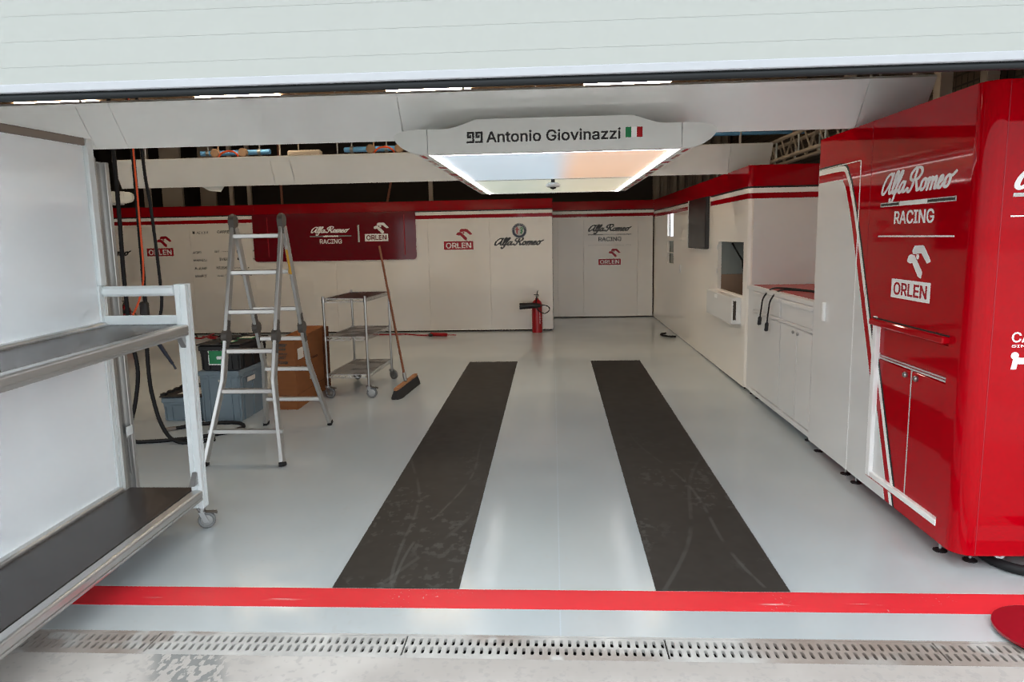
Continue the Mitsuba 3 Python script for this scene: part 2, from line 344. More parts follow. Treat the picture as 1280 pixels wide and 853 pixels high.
plate_logo(k, -3.18, 1.66, .40, .125, FRONT, atH, 'white_print', 'red_deep', .25, (-3.02, 1.79), 'white_print')
plate_logo(k, -1.84, 1.492, .50, .142, FRONT, atB, 'red_print', 'white_print', .26, (-1.62, 1.65), 'red_print')
plate_logo(k, -7.04, 1.475, .475, .137, FRONT, atB, 'red_print', 'white_print', .25, (-6.84, 1.635), 'red_print')
part(k, 'script_lettering', pr(script(.84, .155), .0015, FRONT, atB(-.985, 1.55, 0)), 'black_print', False, label='black script lettering')
part(k, 'script_lettering', pr(script(.84, .155), .0015, FRONT, atB(-8.16, 1.50, 0)), 'black_print', False)
bc = np.array([-.557, 1.79])
C = lambda r: Point(*bc).buffer(r, 20)
part(k, 'badge_ring', pr(C(.122).difference(C(.078)), .003, FRONT, (0, YB, 0)), 'navy_print', False, label='dark ring of the round emblem')
part(k, 'badge_rim', pr(C(.128).difference(C(.119)).union(C(.081).difference(C(.075))), .004, FRONT, (0, YB, 0)), 'silver_print', False)
part(k, 'badge_disc', pr(C(.078), .002, FRONT, (0, YB, 0)), 'silver_print', False)
part(k, 'badge_lettering', cat(*[on(on(text2(ch, .018, .02), np.array([[math.cos(a), -math.sin(a), 0, 0], [math.sin(a), math.cos(a), 0, 0], [0, 0, 1, 0], [0, 0, 0, 1.]]), (0, 0, 0)), FRONT, (bc[0]-math.sin(a)*.094-.008*math.cos(a), YB-.0032, bc[1]+math.cos(a)*.094-.008*math.sin(a))) for ch, a in zip('ALFAROMEO', np.radians(np.linspace(75, -75, 9)))]), 'silver_print', False)
part(k, 'badge_cross', pr(sbox(-.605, 1.735, -.585, 1.85).union(sbox(-.628, 1.80, -.562, 1.82)), .0035, FRONT, (0, YB, 0)), 'red_print', False)
part(k, 'badge_serpent', pr(LineString(spline([(-.535, 1.83), (-.505, 1.845), (-.495, 1.82), (-.53, 1.795), (-.505, 1.775), (-.53, 1.755), (-.515, 1.735)], 5)).buffer(.009), .0035, FRONT, (0, YB, 0)), 'green_print', False)
sponsors = [('ADLER', -6.13, 1.845, .21, .04, 0), ('CARRERA', -5.76, 1.85, .30, .045, 1), ('ACER', -6.22, 1.51, .15, .035, 1), ('NV', -5.83, 1.52, .08, .035, 1), ('IVECO', -5.76, 1.38, .23, .045, 1), ('MARELLI', -6.22, 1.375, .24, .035, 1),
            ('JUMP', -6.15, 1.23, .16, .04, 1), ('HUSKI', -5.82, 1.235, .22, .045, 1), ('PIRELLI', -5.50, 1.235, .26, .025, 0), ('MAGNETI', -6.21, 1.10, .20, .04, 1), ('WALTHER', -5.82, 1.105, .28, .03, 0), ('SINGHA', -5.40, 1.11, .2, .03, 0), ('KAPPA', -5.16, 1.53, .2, .03, 0), ('SAUBER', -5.16, 1.38, .22, .03, 1)]
for s, x, z, w, h, bo in sponsors: part(k, 'sponsor_name', on(text2(s, w, h, bool(bo)), FRONT, atB(x, z, 0)), 'black_print', False)
part(k, 'sponsor_mark', pr(unary_union([Polygon([(-6.20, 1.845), (-6.16, 1.845), (-6.16, 1.89), (-6.20, 1.89)]), Polygon([(-6.22, 1.23), (-6.19, 1.28), (-6.16, 1.23), (-6.19, 1.245)]), Point(-5.40, 1.53).buffer(.045).difference(Point(-5.40, 1.53).buffer(.033)), sbox(-5.44, 1.385, -5.40, 1.425), sbox(-5.36, 1.385, -5.31, 1.425), sbox(-5.56, 1.235, -5.52, 1.27), sbox(-5.72, 1.53, -5.52, 1.535)]), .0015, FRONT, atB(0, 0, 0)), 'black_print', False)
for x in (-8.2, -5.4, -3.6, -1.2, -.16, -.05):
    part(k, 'foot', cyl((x, YB+.05, .09), (x, YB+.05, BASE+.03), .02, 10), 'black_plastic')
part(k, 'side_return', bx(-.03, -.004, YB+.03, 13.96, BASE+.01, TB-.01), 'white_gloss', False)
part(k, 'skirt', bx(-8.9, -.2, YB+.07, YB+.08, .09, BASE+.03), 'void_dark', False)

# back right
YR = 14.0
k = struct('wall_back_right', 'recessed cream white wall with script lettering behind the fire extinguisher')
for a, b in zip([0., .10, .60, 1.64, 1.93][:-1], [0., .10, .60, 1.64, 1.93][1:]):
    part(k, 'panel', bx(a+.0009, b-.0009, YR, YR+.03, BASE+.005, TOP-.01, .002), 'white_gloss', False)
part(k, 'backing', bx(0, 1.93, YR+.03, YR+.07, BASE+.02, TOP-.02), 'seam', False)
bands_front(k, 0, 1.945, YR, TOP)
atR = lambda u, v, o: (u, YR-o-.0002, v)
part(k, 'script_lettering', pr(script(.84, .155), .0015, FRONT, atR(.685, 1.765, 0)), 'black_print', False, label='black script lettering')
for a, b, mm in ((.685, .97, 'grey_print'), (.97, 1.24, 'silver_print'), (1.24, 1.515, 'grey_print')): part(k, 'bar', bx(a, b, YR-.002, YR, 1.690, 1.708), mm, False)
part(k, 'lettering', on(text2('RACING', .44, .075), FRONT, atR(.885, 1.575, 0)), 'black_print', False)
part(k, 'bar', bx(.685, 1.515, YR-.002, YR, 1.493, 1.500), 'silver_print', False)
plate_logo(k, .885, 1.115, .43, .115, FRONT, atR, 'red_print', 'white_print', .22, (1.085, 1.265), 'red_print')

# right wall, X = 1.95
XR = 1.95
k = struct('wall_right', 'glossy cream white modular wall with openings along the right side')
Y0R, Y1R = 7.36, 14.0
holes = [sbox(-8.60, 1.03, -7.47, 1.585), sbox(-12.40, 1.65, -11.77, 2.03), sbox(-12.38, 1.20, -11.74, 1.57)]
cut = [-14.0, -12.9, -11.08, -10.33, -8.9, -7.36]
for a, b in zip(cut[:-1], cut[1:]):
    g = sbox(a+.0012, .101, b-.0012, TOP-.01).difference(unary_union(holes))
    part(k, 'panel', pr(g, .04, SIDE, (XR+.04, 0, 0)), 'white_gloss', False)
part(k, 'corner_post', cat(cyl((XR+.04, 7.36, .101), (XR+.04, 7.36, TOP-.16), .04, 20)), 'white_gloss', 40)
part(k, 'end_panel', bx(XR+.05, 2.64, 7.32, 7.36, .10, TOP-.01), 'white_cabinet', False, label='white end panel above the counter')
part(k, 'red_band', cat(bx(XR-.003, XR+.04, 7.36, 14, TOP-.205, TOP, .002), bx(XR+.04, 2.64, 7.317, 7.36, TOP-.205, TOP, .002), cyl((XR+.04, 7.36, TOP-.205), (XR+.04, 7.36, TOP), .043, 24)), 'red_gloss', 40, label='glossy red top band')
for nm, za, zb, mm in (('black_line', TOP-.222, TOP-.205, 'black_print'), ('white_stripe', TOP-.268, TOP-.224, 'white_print'), ('red_stripe', TOP-.325, TOP-.272, 'red_gloss')):
    part(k, nm, cat(bx(XR-.003, XR+.03, 7.36, 9.05, za, zb), bx(XR-.003, XR+.03, 10.4, 14, za, zb), bx(XR+.04, 2.64, 7.317, 7.35, za, zb), cyl((XR+.04, 7.36, za), (XR+.04, 7.36, zb), .043, 20)), mm, 40)
part(k, 'niche_back', bx(2.62, 2.66, 5.45, 7.32, 1.10, TOP-.01), 'white_cabinet', False)
part(k, 'hatch_lining', cat(bx(2.52, 2.54, 7.37, 8.9, 1.11, 1.75), bx(XR+.04, 2.54, 8.605, 8.625, 1.20, 1.6)), 'niche_green', False, label='grey-green back of the service opening')
part(k, 'hatch_lower_back', cat(bx(2.515, 2.535, 7.37, 8.6, .5, 1.11), bx(XR+.04, 2.51, 8.603, 8.623, .9, 1.198)), 'niche_brown', False)
part(k, 'lit_niche', bx(XR+.06, XR+.07, 11.7, 12.45, 1.62, 2.06), 'white_print', False, label='lit narrow window', **glow(rgb(.62, .70, .82)))
part(k, 'niche_glass', bx(XR+.05, XR+.06, 11.7, 12.42, 1.18, 1.59), 'niche_green', False)
part(k, 'niche_shelf', bx(XR-.001, XR+.05, 11.74, 12.38, 1.37, 1.385), 'white_gloss', False)
part(k, 'wall_handle', bx(XR-.02, XR, 11.03, 11.07, 1.10, 1.22, .004), 'white_cabinet', False)
part(k, 'hinge', cat(bx(XR-.01, XR, 8.6, 8.64, 1.49, 1.55, .003), bx(XR-.01, XR, 8.6, 8.64, 1.21, 1.27, .003)), 'white_cabinet', False)
for y in (13.1, 11.6, 10.3, 10.05, 8.62, 8.45, 8.25, 7.55, 7.44):
    part(k, 'foot', cat(cyl((XR+.06, y, float(fz(y))+.004), (XR+.06, y, .10), .010, 8), cyl((XR+.06, y, float(fz(y))), (XR+.06, y, float(fz(y))+.008), .03, 12)), 'black_plastic')
part(k, 'skirt', bx(XR+.10, XR+.11, 7.4, 14, .05, .12), 'void_dark', False)

# things on the right wall
t = thing('monitor', 'dark wall-mounted monitor in portrait format under the red band', 'monitor')
part(t, 'casing', bx(XR-.045, XR-.004, 9.1, 10.25, 1.487, 2.135, .004), 'black_plastic', False)
part(t, 'edge_strip', bx(XR-.046, XR-.004, 10.252, 10.31, 1.487, 2.135, .003), 'alu_white', False)
part(t, 'screen', bx(XR-.048, XR-.044, 9.13, 10.22, 1.50, 2.125), 'screen', False, label='dark switched-off screen')
t = thing('folding_shelf', 'white fold-down shelf box below the service opening', 'shelf')
part(t, 'body', bx(XR-.10, XR-.001, 7.5, 8.72, .735, 1.015, .006), 'white_cabinet', False)
part(t, 'slot', bx(XR-.085, XR-.055, 7.497, 7.501, .78, .98), 'void_dark', False)
part(t, 'socket', bx(XR-.106, XR-.099, 8.17, 8.28, .955, .995, .002), 'white_print', False)
t = thing('cable', 'black cable hanging diagonally inside the service opening', 'cable')
solo(t, cat(tube([(2.1, 8.55, 1.56), (2.1, 8.2, 1.42), (2.1, 7.85, 1.30), (2.1, 7.46, 1.18)], .011), tube([(2.1, 8.1, 1.39), (2.1, 8.02, 1.25), (2.1, 7.8, 1.12), (2.1, 7.46, 1.05)], .008)), 'black_rubber')

# ------------------------------------------------------------------ counter unit
t = thing('counter_cabinet', 'low white cupboard counter with red top in the niche beside the red cabinet', 'cabinet')
part(t, 'body', bx(XR+.02, 2.62, 5.45, 7.31, .10, 1.12), 'white_cabinet', False)
part(t, 'countertop', bx(XR-.002, 2.62, 5.45, 7.31, 1.12, 1.158, .005), 'white_cabinet', False)
part(t, 'red_inlay', bx(XR+.06, 2.60, 5.46, 7.29, 1.158, 1.162), 'red_top', False, label='red counter surface')
for a, b in ((5.45, 6.19), (6.24, 7.05)):
    d = part(t, 'drawer', bx(XR+.004, XR+.02, a+.02, b-.01, .945, 1.075, .003), 'white_cabinet', False)
    part(d, 'grip_rail', bx(XR-.012, XR+.02, a+.01, b, 1.078, 1.115, .008), 'white_cabinet', False)
part(t, 'lower_rail', bx(XR-.002, XR+.02, 5.45, 7.08, .915, .937, .003), 'white_cabinet', False)
for a, b, kn in ((5.45, 5.785, 5.755), (5.795, 6.205, 5.865), (6.215, 7.06, None)):
    d = part(t, 'door', bx(XR, XR+.02, a+.002, b-.002, .16, .905, .002), 'white_cabinet', False)
    if kn: part(d, 'knob', lathe([(0, 0), (.012, 0), (.014, .010), (.010, .016), (0, .017)], (XR, kn, .872), 14, (-1, 0, 0)), 'steel')
part(t, 'plinth_rail', bx(XR, XR+.02, 5.45, 7.1, .105, .15, .003), 'white_cabinet', False)
for y in (5.6, 7.0, 7.2):
    part(t, 'foot', cat(cyl((XR+.06, y, float(fz(y))+.004), (XR+.06, y, .11), .009, 8), cyl((XR+.06, y, float(fz(y))), (XR+.06, y, float(fz(y))+.008), .03, 14)), 'black_plastic')
for i, (dy, lab) in enumerate(((0, 'black plug cable draped over the counter, hanging further from the red cabinet'), (-.22, 'black plug cable draped over the counter, hanging nearer the red cabinet'))):
    t = thing('power_lead', lab, 'cable')
    y = 6.62+dy
    part(t, 'cord', tube([(2.33, 5.50, 1.168), (2.30, 5.9-.1*i, 1.169), (2.22, 6.35+dy, 1.172), (2.08, y-.05, 1.178), (1.99, y, 1.168), (1.925, y+.02, 1.09), (1.918, y+.06, .98), (1.918, y+.09, .90-.03*i)], .007), 'black_rubber')
    part(t, 'plug', cyl((1.918, y+.09, .90-.03*i), (1.918, y+.11, .83-.03*i), .017, 10), 'black_plastic')

# ------------------------------------------------------------------ the tall red cabinet
t = thing('red_cabinet', 'tall glossy red and white garage cabinet with sponsor logos at the right', 'cabinet')
fp = sbox(1.95, 3.42, 3.0, 5.44)
cr = .09
fp = fp.difference(sbox(1.95, 3.42, 1.95+cr, 3.42+cr)).union(Point(1.95+cr, 3.42+cr).buffer(cr, 12))
body = pr(fp, 2.335-.092, TOPF, (0, 0, .092))
RX, RY0, RY1, RZ0, RZ1 = .03, 3.605, 4.385, .195, 1.115
def tomf(m): return m3.Manifold(m3.Mesh(np.asarray(m.vertices, np.float32), np.asarray(m.faces, np.uint32)))
body.merge_vertices()
cutm = tomf(body) - tomf(bx(1.9, 1.95+RX, RY0, RY1, RZ0, RZ1))
mm_ = cutm.to_mesh(); body = trimesh.Trimesh(mm_.vert_properties[:, :3], mm_.tri_verts)
part(t, 'body', body, 'red_cabinet', 30, label='glossy red carcass with rounded corner')
def band(off0, off1):
    """a stripe of the graphic between two offsets from the edge of the white field, in (u = -y, z)"""
    base = [(-5.6, 2.024), (-5.06, 2.022), (-5.0, 2.005), (-4.95, 1.955), (-4.92, 1.90), (-4.765, 1.57), (-4.165, .09), (-4.1, -.07)]
    fld = Polygon(spline(base, 8).tolist() + [(-4.1, -.5), (-5.6, -.5)])
    o = fld.buffer(off1, join_style=1)
    return (o.difference(fld.buffer(off0, join_style=1)) if off0 is not None else o).intersection(sbox(-5.44, .092, -3.6, 2.2))
door_cut = unary_union([sbox(-4.735, .08, -4.725, 2.12), sbox(-5.44, 2.115, -4.73, 2.122)])
rec = sbox(-RY1-.045, RZ0-.035, -RY0, RZ1+.02); rec_in = sbox(-RY1, RZ0, -RY0, RZ1)
for nm, a, b, mm in (('white_field', None, 0., 'white_cabinet'), ('white_stripe', .055, .09, 'white_print'), ('black_stripe', .09, .108, 'black_print')):
    g = band(a, b)
    for q in polys(g.difference(rec)): part(t, nm, pr(q, .0012, SIDE, (1.9502, 0, 0)), mm, False)
    for q in polys(g.intersection(rec_in)): part(t, nm, pr(q, .0012, SIDE, (1.95+RX-.012, 0, 0)), mm, False)
tr = 'silver_print'
part(t, 'door_edge', cat(bx(1.947, 1.951, 4.724, 4.732, .092, 2.118), bx(1.947, 1.951, 4.73, 5.44, 2.116, 2.121)), 'white_print', False, label='pale edge of the tall white door')
part(t, 'seam', bx(1.9485, 1.9505, 4.573, 4.577, 1.2, 2.335), 'red_print', False)
part(t, 'door_handle', bx(1.93, 1.951, 5.20, 5.235, 1.04, 1.175, .006), 'white_print', False)
part(t, 'recess_trim', cat(bx(1.943, 1.978, 4.381, 4.432, .165, 1.165, .004), bx(1.946, 1.978, 3.607, 4.432, .165, .199, .004)), 'white_print', False, label='white edge profile of the recess')
part(t, 'pull_bar', cat(bx(1.915, 1.955, 3.595, 4.425, 1.115, 1.152, .006)), 'red_cabinet', False, label='red pull bar')
part(t, 'shadow_gap', bx(1.938, 1.952, 3.595, 4.425, 1.152, 1.158), 'black_print', False)
X1 = 1.95+RX
f = part(t, 'flap', bx(X1-.011, X1, 3.61, 4.38, .945, 1.10, .002), 'red_cabinet', False)
part(t, 'flap_line', cat(bx(X1-.011, X1, 3.61, 4.38, .928, .934), bx(X1-.011, X1, 3.61, 4.38, .912, .920)), tr, False)
for a, b, kn in ((3.61, 3.978, 3.918), (3.992, 4.38, 4.035)):
    d = part(t, 'door', bx(X1-.011, X1, a, b, .20, .905, .002), 'red_cabinet', False)
    part(d, 'knob', lathe([(0, 0), (.014, 0), (.017, .012), (.012, .020), (0, .021)], (X1-.011, kn, .877), 16, (-1, 0, 0)), 'steel')
part(t, 'door_gap', bx(X1-.010, X1, 3.979, 3.991, .2, .91), tr, False)
atS = lambda u, v, o: (1.9498-o, -u, v)
part(t, 'script_lettering', pr(script(.80, .125), .0015, SIDE, atS(-4.425, 1.885, 0)), 'white_print', False, label='white script lettering')
for a, b, mm in ((-4.425, -4.19, 'silver_print'), (-4.19, -3.89, 'white_print'), (-3.89, -3.62, 'silver_print')): part(t, 'bar', pr(sbox(a, 1.813, b, 1.838), .0015, SIDE, atS(0, 0, 0)), mm, False)
for a, b in ((-4.415, -4.195), (-3.885, -3.63)): part(t, 'bar_core', pr(sbox(a, 1.819, b, 1.832), .0008, SIDE, atS(0, 0, .0015)), 'black_print', False)
part(t, 'lettering', on(text2('RACING', .43, .068), SIDE, atS(-4.245, 1.715, 0)), 'white_print', False)
part(t, 'bar', pr(sbox(-4.435, 1.640, -3.616, 1.648), .0015, SIDE, atS(0, 0, 0)), 'white_print', False)
plate_logo(t, -4.23, 1.297, .425, .107, SIDE, atS, 'white_print', 'red_print', .235, (-4.06, 1.425), 'white_print')
atF = lambda u, v, o: (u, 3.4198-o, v)
part(t, 'front_lettering', pr(script(.78, .15), .0015, FRONT, atF(2.09, 1.855, 0)), 'white_print', False)
part(t, 'bar', pr(sbox(2.09, 1.818, 2.86, 1.836), .0015, FRONT, atF(0, 0, 0)), 'silver_print', False)
part(t, 'bar', pr(sbox(2.085, 1.728, 2.86, 1.735), .0015, FRONT, atF(0, 0, 0)), 'white_print', False)
part(t, 'front_lettering', on(text2('CARRERA', .30, .045), FRONT, atF(2.135, 1.15, 0)), 'white_print', False)
part(t, 'front_lettering', on(text2('SINCE 1956', .22, .012), FRONT, atF(2.137, 1.125, 0)), 'white_print', False)
lion = unary_union([Point(2.155, 1.085).buffer(.018), Polygon([(2.14, 1.02), (2.15, 1.08), (2.19, 1.075), (2.25, 1.085), (2.26, 1.03), (2.245, 1.02), (2.24, 1.045), (2.17, 1.045), (2.165, 1.02)]), Point(2.265, 1.09).buffer(.012)])
part(t, 'lion_emblem', pr(lion, .0015, FRONT, atF(0, 0, 0)), 'white_print', False)
part(t, 'front_seam', bx(2.043, 2.047, 3.4188, 3.4202, .10, 2.33), 'red_print', False)
for x, y in ((2.01, 3.66), (2.10, 3.55), (1.99, 4.66), (1.99, 4.83), (1.99, 5.33), (2.6, 3.55)):
    z = float(fz(y))
    part(t, 'foot', cat(lathe([(0, 0), (.034, 0), (.034, .005), (.012, .012), (.012, .014), (0, .014)], (x, y, z), 18)), 'black_plastic')
    part(t, 'foot_bolt', cyl((x, y, z+.012), (x, y, .094), .008, 10), 'chrome')

# ------------------------------------------------------------------ fascia boards, sign light box, lamps, ceiling things
def fascia(label, cuts, ya, za, yb, zb):
    t = thing('fascia_board', label, 'fascia board', None)
    d = np.array([yb-ya, zb-za]); nrm = np.array([-d[1], d[0]])/np.linalg.norm(d); nrm = nrm if nrm[0] > 0 else -nrm
    P = [(ya, za), (yb, zb), (yb+nrm[0]*.03, zb+nrm[1]*.03), (ya+nrm[0]*.03, za+nrm[1]*.03)]
    for a, b in zip(cuts[:-1], cuts[1:]):
        m = trimesh.creation.extrude_polygon(Polygon(P), b-a-.004, engine='earcut')
        m.apply_transform(np.array([[0, 0, 1, a+.002], [1, 0, 0, 0], [0, 1, 0, 0], [0, 0, 0, 1.]]))
        part(t, 'panel', m, 'white_fascia', False)
    for x in np.linspace(cuts[0]+.3, cuts[-1]-.3, 4):
        part(t, 'hanger', cyl((x, yb+.03, za-.08), (x, yb+.03, 3.89), .008, 8), 'steel')
    return t
fascia('glossy white fascia board hanging across the garage just behind the shutter', [-6.2, -3.14, -2.91, -.99, 1.97, 2.37], 4.70, 2.606, 4.90, 2.338)
fascia('white fascia board hanging further back, behind the illuminated sign box', [-5.0, -3.17, -2.94, 1.94, 2.385], 8.05, 2.628, 8.20, 2.328)

t = thing('light_box', 'illuminated overhead sign box with the driver name above the mats', 'sign')
cxs = .012
top = spline([(-.785, 2.357), (-.66, 2.357), (-.57, 2.378), (-.49, 2.404), (-.43, 2.409), (.43, 2.409), (.50, 2.404), (.58, 2.378), (.67, 2.357), (.785, 2.357)], 6)
face = Polygon([(-.785, 2.205)] + top.tolist() + [(.785, 2.205)])
fk = part(t, 'sign_face', pr(face, .07, FRONT, (cxs, 4.62, 0)), 'white_sign', False, label='pale sign face')
for s in (-1, 1):
    c = spline([(.789, 2.357), (.84, 2.356), (.90, 2.353), (.965, 2.343), (1.0, 2.322), (.992, 2.288), (.95, 2.247), (.885, 2.216), (.84, 2.207), (.789, 2.205)], 6)*[s, 1]
    # the end caps sweep back: the outline is pushed backwards towards its tip
    m = ext(Polygon(c.tolist()), .07); m = m.subdivide_to_size(.03)
    v = m.vertices; v[:, 2] -= .02*np.clip((np.abs(v[:, 0])-.79)/.21, 0, 1)**2; m.vertices = v
    part(t, 'end_cap', on(m, FRONT, (cxs, 4.62, 0)), 'white_sign', False)
def nine(x):
    return [sbox(x, 2.322, x+.045, 2.334), sbox(x, 2.296, x+.013, 2.334), sbox(x+.032, 2.266, x+.045, 2.334), sbox(x, 2.296, x+.024, 2.307), sbox(x+.016, 2.296, x+.026, 2.316), sbox(x-.003, 2.266, x+.045, 2.278)]
part(fk, 'number', pr(unary_union(nine(-.525)+nine(-.472)), .0015, FRONT, (0, 4.5498, 0)), 'black_print', False)
part(fk, 'lettering', on(text2('Antonio Giovinazzi', .83, .062), FRONT, (-.405, 4.5498, 2.27)), 'black_print', False)
for i, mm in enumerate(('green_print', 'white_print', 'red_paint')):
    part(fk, 'flag_band', bx(.455+.0343*i, .455+.0343*(i+1), 4.548, 4.5502, 2.276, 2.337), mm, False)
ZL = 2.232
def quad_down(x0, x1, y0, y1, z):
    n = 12; V = [(x0+(x1-x0)*i/n, y, z) for i in range(n+1) for y in (y0, y1)]
    F = [f for i in range(n) for f in ([2*i, 2*i+1, 2*i+3], [2*i, 2*i+3, 2*i+2])]
    return trimesh.Trimesh(V, F, process=False), np.array([(i/n, j) for i in range(n+1) for j in (0, 1)], float)
def cool_warm(lo, hi, a, b):
    return proc(lambda p, n, uv: mix(lo, hi, smoothstep(a, b, p.x))*(GLOW*(.93+.14*noise(p.x*2.2, p.y*1.7, 1))))
_q, _uv = quad_down(-.775+cxs, .775+cxs, 4.645, 7.0, ZL)
part(t, 'diffuser', _q, 'white_print', False, uv=_uv, label='glowing diffuser, bluish at left and orange at right', **glow(cool_warm((.68, .92, 1.12), (1.30, .72, .40), -.02, .22)))
_q, _uv = quad_down(-.775+cxs, .775+cxs, 7.06, 9.07, ZL)
part(t, 'diffuser', _q, 'white_print', False, uv=_uv, label='glowing rear diffuser, pale green to yellow', **glow(cool_warm((.74, .86, .72), (1.02, .90, .62), -.4, .5)))
part(t, 'cross_bar', bx(-.78+cxs, .78+cxs, 7.0, 7.06, ZL-.006, ZL+.02), 'white_sign', False)
led = rgb(STRIP, STRIP*.97, STRIP*.94)
for s in (-1, 1):
    a, b = sorted((s*.778, s*.804))
    part(t, 'light_strip', bx(a+cxs, b+cxs, 4.66, 9.09, ZL-.012, ZL+.006), 'white_print', False, label='white LED edge strip', **glow(led))
part(t, 'light_strip', bx(-.775+cxs, .775+cxs, 4.632, 4.643, 2.205, 2.212), 'white_print', False, **glow(led))
part(t, 'rear_trim', bx(-.775+cxs, .775+cxs, 9.07, 9.09, ZL-.012, ZL+.006), 'white_print', False)
part(t, 'casing', cat(bx(-.86+cxs, .86+cxs, 4.66, 9.12, ZL+.012, ZL+.08, .01), bx(-.81+cxs, .81+cxs, 9.092, 9.12, ZL-.01, ZL+.02)), 'alu_white', False)
for s in (-1, 1):
    prof = Polygon([(.810, ZL-.012), (.895, ZL-.006), (.895, ZL+.002), (.810, ZL-.004)])
    m = trimesh.creation.extrude_polygon(prof, 4.40, engine='earcut')
    m.apply_transform(np.array([[s, 0, 0, cxs], [0, 0, 1, 4.68], [0, 1, 0, 0], [0, 0, 0, 1.]])); m.fix_normals()
    sp = part(t, 'side_panel', m, 'white_sign', False)
    R = random.Random(5); ms = []
    y = 4.72
    while y < 8.9:
        L = R.uniform(.10, .32); u0, u1 = (.15, .85) if R.random() < .6 else (.45, .8)
        q = lambda u, yy: [s*(.810+.085*u)+cxs, yy, ZL-.0125+.006*u]
        ms.append(trimesh.Trimesh([q(u0, y), q(u1, y), q(u1, y+L), q(u0, y+L), *[np.add(q(a_, b_), [0, 0, -.001]) for a_, b_ in ((u0, y), (u1, y), (u1, y+L), (u0, y+L))]], [[0, 1, 2], [0, 2, 3], [4, 6, 5], [4, 7, 6], [0, 4, 5], [0, 5, 1], [1, 5, 6], [1, 6, 2], [2, 6, 7], [2, 7, 3], [3, 7, 4], [3, 4, 0]]))
        y += L + R.uniform(.05, .16)
    for q_i, q_m in enumerate(ms): part(sp, 'print_patch', q_m, 'red_deep' if q_i % 2 else 'red_print', False)
for x in (-.6, .6):
    for y in (4.89, 8.21): part(t, 'bracket', bx(x-.03, x+.03, y-.012, y+.012, ZL+.08, 2.337), 'steel', False)
t = thing('dome_camera', 'small white dome camera under the cross bar of the sign box', 'camera')
part(t, 'mount', cyl((.01, 7.03, 2.195), (.01, 7.03, ZL-.0065), .018, 12), 'black_plastic')
part(t, 'housing', lathe([(0, .0), (.05, .0), (.07, .012), (.07, .03), (.045, .045), (0, .046)], (.01, 7.03, 2.150), 24), 'glass_dome')
part(t, 'lens', lathe([(0, 0), (.022, .006), (.034, .022), (0, .022)], (.01, 7.03, 2.130), 20), 'black_plastic')
t = thing('light_box', 'white end of a neighbouring sign box at the far left behind the hoses', 'sign')
nb = Polygon(spline([(-5.78, 2.395), (-5.68, 2.38), (-5.63, 2.33), (-5.66, 2.26), (-5.75, 2.235)], 6).tolist() + [(-7.0, 2.235), (-7.0, 2.395)])
part(t, 'end_face', pr(nb, .05, FRONT, (0, 9.5, 0)), 'white_sign', False)
part(t, 'light_strip', bx(-7.0, -5.76, 9.45, 9.47, 2.215, 2.234), 'white_print', False)
part(t, 'casing', bx(-7.0, -5.75, 7.4, 9.45, 2.24, 2.38), 'white_sign', False)
part(t, 'hanger', cat(cyl((-6.8, 9.2, 2.38), (-6.8, 9.2, 3.89), .01, 8), cyl((-6.6, 7.8, 2.38), (-6.6, 7.8, 3.89), .01, 8)), 'steel')

for i, (xa, lab) in enumerate(((-6.77, 'ceiling tube lamp at the far left'), (-4.42, 'ceiling tube lamp second from the left'), (-2.02, 'ceiling tube lamp left above the sign box'), (.40, 'ceiling tube lamp right above the sign box'))):
    t = thing('tube_lamp', lab, 'lamp', 'ceiling tube lamps behind the shutter edge')
    zl = 3.47+.012*i
    part(t, 'housing', cat(bx(xa-.12, xa+1.16, 8.96, 9.10, zl+.022, zl+.07, .006), cyl((xa+.1, 9.03, zl+.07), (xa+.1, 9.03, 3.89), .012, 8), cyl((xa+.9, 9.03, zl+.07), (xa+.9, 9.03, 3.89), .012, 8)), 'rust_brown', False)
    part(t, 'tube', bx(xa, xa+1.04, 8.97, 9.09, zl-.012, zl+.022), 'white_print', False, **glow(rgb(LAMP, LAMP*.80, LAMP*.57)))

for i, xa in enumerate((-6.77, -4.42, -2.02, .40)):
    t = thing('tube_lamp', ('leftmost', 'second from left', 'third from left', 'rightmost')[i] + ' ceiling tube lamp of the row hidden above the front fascia board', 'lamp', 'ceiling tube lamps hidden above the front fascia board')
    part(t, 'housing', cat(bx(xa-.12, xa+1.16, 6.13, 6.27, 3.502, 3.55, .006), cyl((xa+.1, 6.2, 3.55), (xa+.1, 6.2, 3.89), .012, 8), cyl((xa+.9, 6.2, 3.55), (xa+.9, 6.2, 3.89), .012, 8)), 'rust_brown', False)
    part(t, 'tube', bx(xa, xa+1.04, 6.14, 6.26, 3.468, 3.502), 'white_print', False, **glow(rgb(LAMP, LAMP*.80, LAMP*.57)))

t = thing('truss', 'pale metal lattice truss above the right wall', 'truss')
def tr_pt(y, a, b): return (2.90+.24*a, y, 2.60+.24*b)
for a, b in ((0, 0), (1, 0), (0, 1), (1, 1)): part(t, 'chord', cyl(tr_pt(6.2, a, b), tr_pt(13, a, b), .024, 12), 'beige_metal')
for a in (0, 1):
    for i in range(16):
        y = 6.3+.42*i
        part(t, 'brace', cyl(tr_pt(y, a, 0), tr_pt(y+.21, a, 1), .011, 8), 'beige_metal')
        if i % 2 == 0: part(t, 'brace', cyl(tr_pt(y+.21, a, 1), tr_pt(y+.42, a, 0), .011, 8), 'beige_metal')
        else: part(t, 'brace', cyl(tr_pt(y+.40, a, 0), tr_pt(y+.40, a, 1), .011, 8), 'alu_white')
for y in (7, 12): part(t, 'hanger', cyl((3.02, y, 2.86), (3.02, y, 3.89), .012, 8), 'steel')

